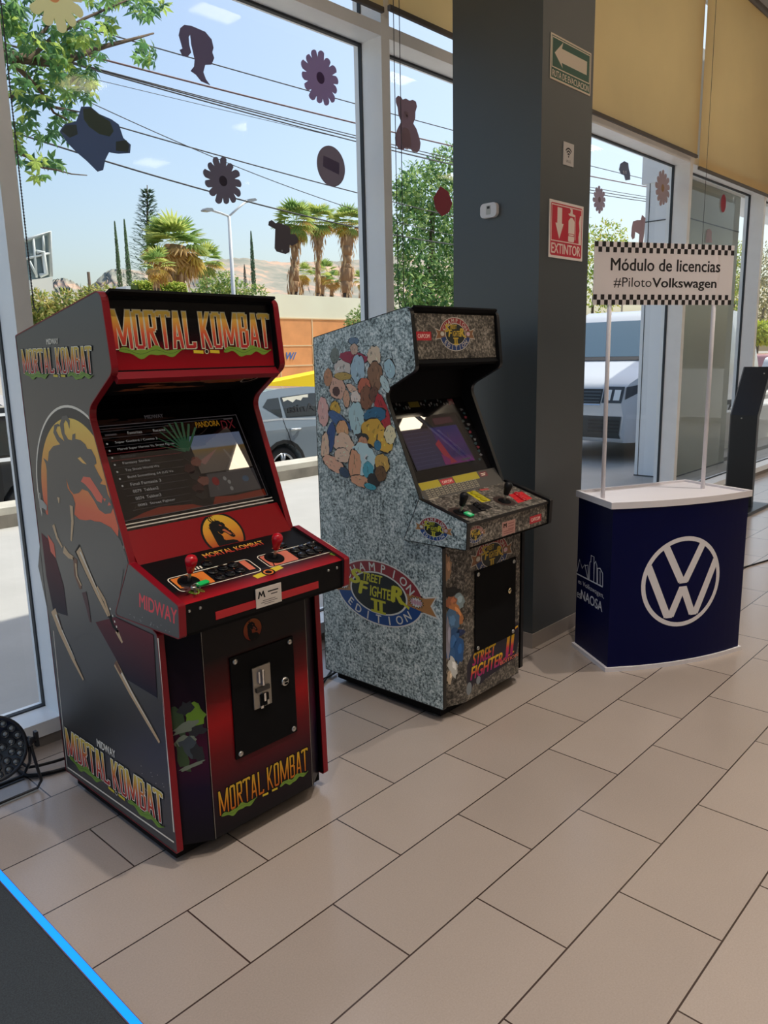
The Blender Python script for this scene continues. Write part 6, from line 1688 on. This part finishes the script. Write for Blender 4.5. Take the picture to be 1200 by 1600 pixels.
# conifers
def spindle(label, x, yt, yb, w, Yd, rgb):
    T_, B_ = at(x, yt, 1, Yd), at(x, yb, 1, Yd); h = T_.z-B_.z; r = abs(at(x+w, yb, 1, Yd).x-B_.x)*.6
    t = thing('cypress', (B_.x, Yd, -.5), label, 'tree', 'cypresses across the street')
    ms = [leafm('cyp_%d_%d_%d_%d' % (*rgb, k), tuple(v*f for v in rgb), .15) for k, f in enumerate((.85, 1.1, 1.3))]
    mb = MB()
    for _ in range(900):
        q = random.random()**.8; a_ = random.uniform(0, 2*PI); rr = r*(1-q)**.75*min(1, .35+q*4)*random.uniform(.6, 1.05)
        p = Vector((B_.x+rr*math.cos(a_), Yd+rr*math.sin(a_), B_.z-.6+(h+.6)*q))
        leaf(mb, p, Vector((math.cos(a_)*.4, math.sin(a_)*.4, 1)), Vector((math.cos(a_), math.sin(a_), .2)), h*.045, h*.018, random.choice(ms))
    o = mb.build('foliage', t); o['kind'] = 'stuff'
    MB().tube([(B_.x, Yd, -.51), (B_.x, Yd, T_.z-.1)], r*.35, BARK, 8, .01).build('trunk', t)
spindle('slim dark cypress, left one of the pair beside the tall pine', 188, 350, 450, 6.5, 36, (92, 112, 78))
spindle('slim dark cypress, right one of the pair, next to the tall pine', 203, 347, 450, 7, 38, (92, 114, 78))
spindle('slim dark cypress standing alone right of the street lamp', 397, 365, 455, 6.5, 38, (84, 108, 80))
spindle('short dark cypress beside the lone tall one, right of the street lamp', 384, 414, 455, 6.5, 37, (86, 92, 84))
Yd = 34.0; T_, B_ = at(230, 289, 1, Yd), at(232, 452, 1, Yd); h = T_.z-B_.z
t = thing('tall_pine', (B_.x, Yd, -.5), 'tall tiered pine rising above the bushy palm', 'tree')
MB().tube([(B_.x, Yd, -.51), (B_.x*.5+T_.x*.5, Yd, (B_.z+T_.z)/2), T_], .16, BARK, 8, .02).build('trunk', t)
mb = MB(); PN = [leafm('pine_a', (96, 126, 100), .25), leafm('pine_b', (120, 146, 116), .25), leafm('pine_c', (78, 106, 90), .2)]
rmax = abs(at(255, 450, 1, Yd).x-at(230, 450, 1, Yd).x)*.78
for k in range(21):
    q = k/21; z = B_.z+h*(.03+.95*q); cx_ = B_.x+(T_.x-B_.x)*q; rr = rmax*1.6*(1-q)**.95+.10
    for j in range(7):
        a_ = j*2*PI/7+k*.37; d = Vector((math.cos(a_), math.sin(a_), 0))
        for i in range(9):
            s_ = (i+1)/9; p = Vector((cx_, Yd, z))+d*rr*s_+Vector((0, 0, rr*(.22*s_*s_-.12)))
            for _ in range(2): leaf(mb, p+rv()*.03, d*.9+rv()*.35+Vector((0, 0, .2)), Vector((0, 0, 1)), .24, .07, random.choice(PN), .05)
o = mb.build('foliage', t); o['kind'] = 'stuff'

# palms
def fan(mb, p, d, L, m, n=9, droop=.25):
    """one fan leaf: narrow blades spreading from the end of a stalk"""
    d = d.normalized(); s_ = d.cross(Vector((0, 0, 1)))
    if s_.length < .05: s_ = Vector((1, 0, 0))
    s_.normalize(); up = s_.cross(d)
    tip = p+d*L*.45
    mb.mesh([p, p+s_*.015*L, tip+s_*.012*L, tip], [(0, 1, 2, 3)], m)
    for k in range(n):
        a_ = (k/(n-1)-.5)*2.5
        e_ = (math.cos(a_)*d+math.sin(a_)*s_)
        leaf(mb, tip, e_, up, L*.62, L*.11, m, droop)
PG = [leafm('palm_green_a', (164, 186, 104), .5), leafm('palm_green_b', (200, 208, 120), .5), leafm('palm_green_c', (134, 164, 96), .5)]  # palm colours here lightened to take in haze and glare
PY = [leafm('palm_gold_a', (222, 196, 104), .45), leafm('palm_gold_b', (206, 168, 104), .4)]
PD = [mat('palm_thatch_a', (212, 172, 128), .9, trans=.25), mat('palm_thatch_b', (182, 146, 110), .9, trans=.2), mat('palm_thatch_c', (230, 198, 150), .9, trans=.25)]
def palm(label, x, yc, yb, rpx, Yd, prof, nleaf=60, gold=.25, group='fan palms across the street', name='fan_palm'):
    """prof: (photo row, half width in photo px) of the hanging dead-leaf skirt and trunk"""
    c, b = at(x, yc, 1, Yd), at(x-2, yb, 1, Yd); k = abs(at(x, yc+10, 1, Yd).z-c.z)/10; R_ = rpx*k*1.12
    t = thing(name, (b.x, Yd, -.5), label, 'palm', group)
    tr = MB(); pts = [(at(x-2*(y-yc)/(yb-yc), y, 1, Yd), w*k*1.15) for y, w in prof]
    for (p, r), (p2, r2) in zip(pts[:-1], pts[1:]): tr.tube([p, p2], max(.05, r*.7), PD[1], 9, max(.05, r2*.7))
    tr.tube([(b.x, Yd, -.51), pts[-1][0]], max(.08, pts[-1][1]*.6), BARK, 9)
    tr.build('trunk', t)
    sk_ = MB()
    for (p, r), (p2, r2) in zip(pts[:-1], pts[1:]):
        n_ = int(10+60*max(r, r2)*(p-p2).length)
        for _ in range(n_):
            q = random.random(); a_ = random.uniform(0, 2*PI); rr = r+(r2-r)*q; P = p.lerp(p2, q)+Vector((math.cos(a_), math.sin(a_), 0))*rr*random.uniform(.75, 1.05)
            leaf(sk_, P, Vector((math.cos(a_)*.22, math.sin(a_)*.22, -1)), Vector((math.cos(a_), math.sin(a_), .2)), random.uniform(.5, 1.0)*R_*.55, .10*R_, random.choice(PD), .05)
    o = sk_.build('dead_skirt', t); o['kind'] = 'stuff'
    cr_ = MB()
    for i in range(nleaf):
        a_ = random.uniform(0, 2*PI); el = random.uniform(-1.15, 1.3)
        d = Vector((math.cos(a_)*math.cos(el), math.sin(a_)*math.cos(el), math.sin(el)))
        m = random.choice(PY) if (el < -.1 and random.random() < gold*2.2) else random.choice(PG)
        fan(cr_, c+d*R_*.12, d, R_*random.uniform(.85, 1.05), m, 9, .2 if el > 0 else .35)
    cr_.build('crown', t)['kind'] = 'stuff'
palm('tall fan palm, left one of three, partly behind the dark phone cut-out', 461, 347, 456, 31, 30, [(362, 11), (385, 9), (405, 5), (414, 5), (418, 9), (440, 11), (456, 9)], 70)
palm('tall fan palm, middle one of three, with a thin bare trunk', 498, 345, 458, 27, 34, [(362, 12), (378, 10), (395, 5), (408, 2.5), (430, 3.5), (458, 5)], 64)
palm('tall fan palm, right one of three, beside the white mullion', 543, 348, 458, 25, 27.5, [(362, 13), (385, 13), (400, 9), (412, 8), (420, 13), (440, 13), (458, 8)], 64)
palm('low fan palm growing between the left and middle tall palms', 472, 428, 460, 17, 33, [(432, 4), (460, 4)], 34, .5)
palm('low fan palm at the foot of the middle tall palm', 505, 425, 460, 19, 36.0, [(432, 5), (460, 5)], 38, .5)
palm('low golden fan palm right of the middle tall palm', 520, 438, 462, 15, 32.5, [(442, 4), (462, 4)], 34, .8)
palm('small palm half hidden by the white mullion', 566, 437, 470, 15, 34, [(442, 4), (468, 4)], 30, .5)
t = palm('broad bushy palm with hanging dead leaves, in front of the tall pine', 275, 385, 450, 46, 28, [(385, 24), (410, 26), (432, 22), (450, 12)], 90, .5, None, 'bushy_palm')
palm('yellowing low palm at the left foot of the bushy palm', 247, 415, 450, 26, 24.3, [(425, 6), (450, 6)], 40, .8)
palm('green low palm at the right foot of the bushy palm', 322, 408, 450, 26, 31.5, [(420, 6), (450, 6)], 44, .2)

# street lamp with two arms
Yd = 20.0; GP = mat('lamp_post_grey', (206, 208, 210), .5)
t = thing('street_lamp', (at(366, 470, 1, Yd).x, Yd, -.505), 'tall pale street lamp with two arms, above the garden shrub', 'street lamp')
pb, ptop = at(366, 480, 1, Yd), at(357, 338, 1, Yd); ptop.x = pb.x
MB().tube([(pb.x, Yd, -.51), ptop], .10, GP, 12, .05).build('pole', t)
for nm, pts, hd_ in (('arm', [(357, 338), (345, 333), (328, 328)], [(331, 328), (317, 327.5)]), ('arm', [(357, 338), (372, 325), (386, 314)], [(384, 314), (398, 312)])):
    P = [at(x, y, 1, Yd) for x, y in pts]; P[0] = ptop
    a_ = MB().tube(P, .035, GP, 8).build(nm, t)
    H_ = [at(x, y, 1, Yd) for x, y in hd_]; d = (H_[1]-H_[0]).normalized(); sd_ = Vector((0, 1, 0)); up = d.cross(sd_)
    hb = MB(); L_ = (H_[1]-H_[0]).length
    pr = [(0, -.04), (L_*.3, -.06), (L_*.9, -.05), (L_, -.02), (L_*.8, .04), (L_*.2, .04)]
    hb.prism(pr, lambda u, v, k: H_[0]+d*u+Vector((0, 0, v))+sd_*(.13*(2*k-1)), mat('lamp_head_grey', (150, 154, 158), .5)); bevel(hb.build('lamp_head', a_), .02)
# billboard seen from behind
Yd = 30.0
t = thing('billboard', (at(60, 440, 1, Yd).x, Yd, -.5), 'back of a billboard with white bars on a white base, left of the hills', 'billboard')
q = [at(x, y, 1, Yd) for x, y in ((36, 376), (78, 362), (80, 432), (36, 442))]
MB().prism([(p.x, p.z) for p in q], lambda u, v, k: (u, Yd+.25*k, v), mat('billboard_back', (130, 146, 146), .7)).build('panel', t)
WB = mat('billboard_bar', (214, 220, 216), .6)
for pts, r_ in (([(36, 376), (78, 362), (80, 432)], .07), ([(38, 405), (80, 395)], .05), ([(52, 372), (57, 434)], .05), ([(67, 367), (69, 395)], .05), ([(46, 408), (58, 432)], .05), ([(57, 394), (67, 394), (72, 428), (62, 431)], .10)):
    MB().tube([at(x, y, 1, Yd-.1) for x, y in pts], r_, WB, 6).build('bar', t)
q = [at(x, y, 1, Yd-.3) for x, y in ((48, 437), (82, 433), (84, 470), (48, 470))]
MB().prism([(p.x, p.z) for p in q], lambda u, v, k: (u, Yd-.3+2*k, v if v > 0.8 else -.51), mat('billboard_base', (238, 236, 224), .8)).build('base', t)
a = at(138, 425, 1, 60); tag(MB().tube([(a.x, 60, -.51), a], .12, BARK, 6).build('utility_pole'), 'thin distant utility pole against the hills, left of the cypress pair', 'pole')

# power lines
CB = mat('cable_black', (44, 46, 54), .6); CR = mat('cable_rust', (104, 74, 74), .6)
WN = [0]
def wire(pts, r, label, m=CB):
    Yd = 8.6+.45*WN[0]; WN[0] += 1; r *= Yd/9.0
    P = [at(x, y, 1, Yd) for x, y in pts]                # a parabola through the points, in its own vertical plane
    n = len(P); xm = sum(p.x for p in P)/n
    if n >= 3:
        a_, b_, c_ = P[0], P[n//2], P[-1]
        d1 = (b_.z-a_.z)/(b_.x-a_.x); d2 = (c_.z-b_.z)/(c_.x-b_.x); k2 = max(0, (d2-d1)/(c_.x-a_.x))
        if k2 == 0: d1 = (c_.z-a_.z)/(c_.x-a_.x)
        fz = lambda x: a_.z+d1*(x-a_.x)+k2*(x-a_.x)*(x-b_.x)
    Q = []; X0_, X1_ = P[0].x-7, P[-1].x+9
    for k in range(41):
        x = X0_+(X1_-X0_)*k/40; Q.append(Vector((x, Yd, fz(x))))
    tag(MB().tube(Q, r, m, 6).build('power_line'), label, 'cable', 'power lines over the street')
wire([(175, 55), (370, 108), (562, 164), (660, 191), (967, 270)], .009, 'topmost power line, thin, passing behind the ponytail cut-out')
wire([(150, 90), (350, 142), (562, 194), (660, 217), (967, 284)], .013, 'second power line from the top, thick and rust-coloured', CR)
wire([(125, 100), (340, 158), (564, 214), (660, 238), (976, 302)], .008, 'upper strand of the three-strand bundle of power lines')
wire([(125, 101), (340, 161), (564, 218), (660, 243), (976, 306)], .010, 'middle strand of the three-strand bundle of power lines')
wire([(125, 103), (340, 164), (564, 223), (660, 247), (976, 310)], .010, 'lower strand of the three-strand bundle of power lines')
wire([(165, 128), (320, 165), (480, 203)], .004, 'faint hair-thin power line just below the three-strand bundle')
wire([(130, 155), (320, 240), (550, 326)], .006, 'steeper thin power line crossing behind the grey-violet flower')
wire([(22, 150), (190, 202), (375, 252), (565, 303)], .009, 'power line running behind the slate blue cut-out to the round one')
wire([(47, 215), (185, 257), (320, 297), (565, 357)], .011, 'lowest power line, passing in front of the palm crowns')
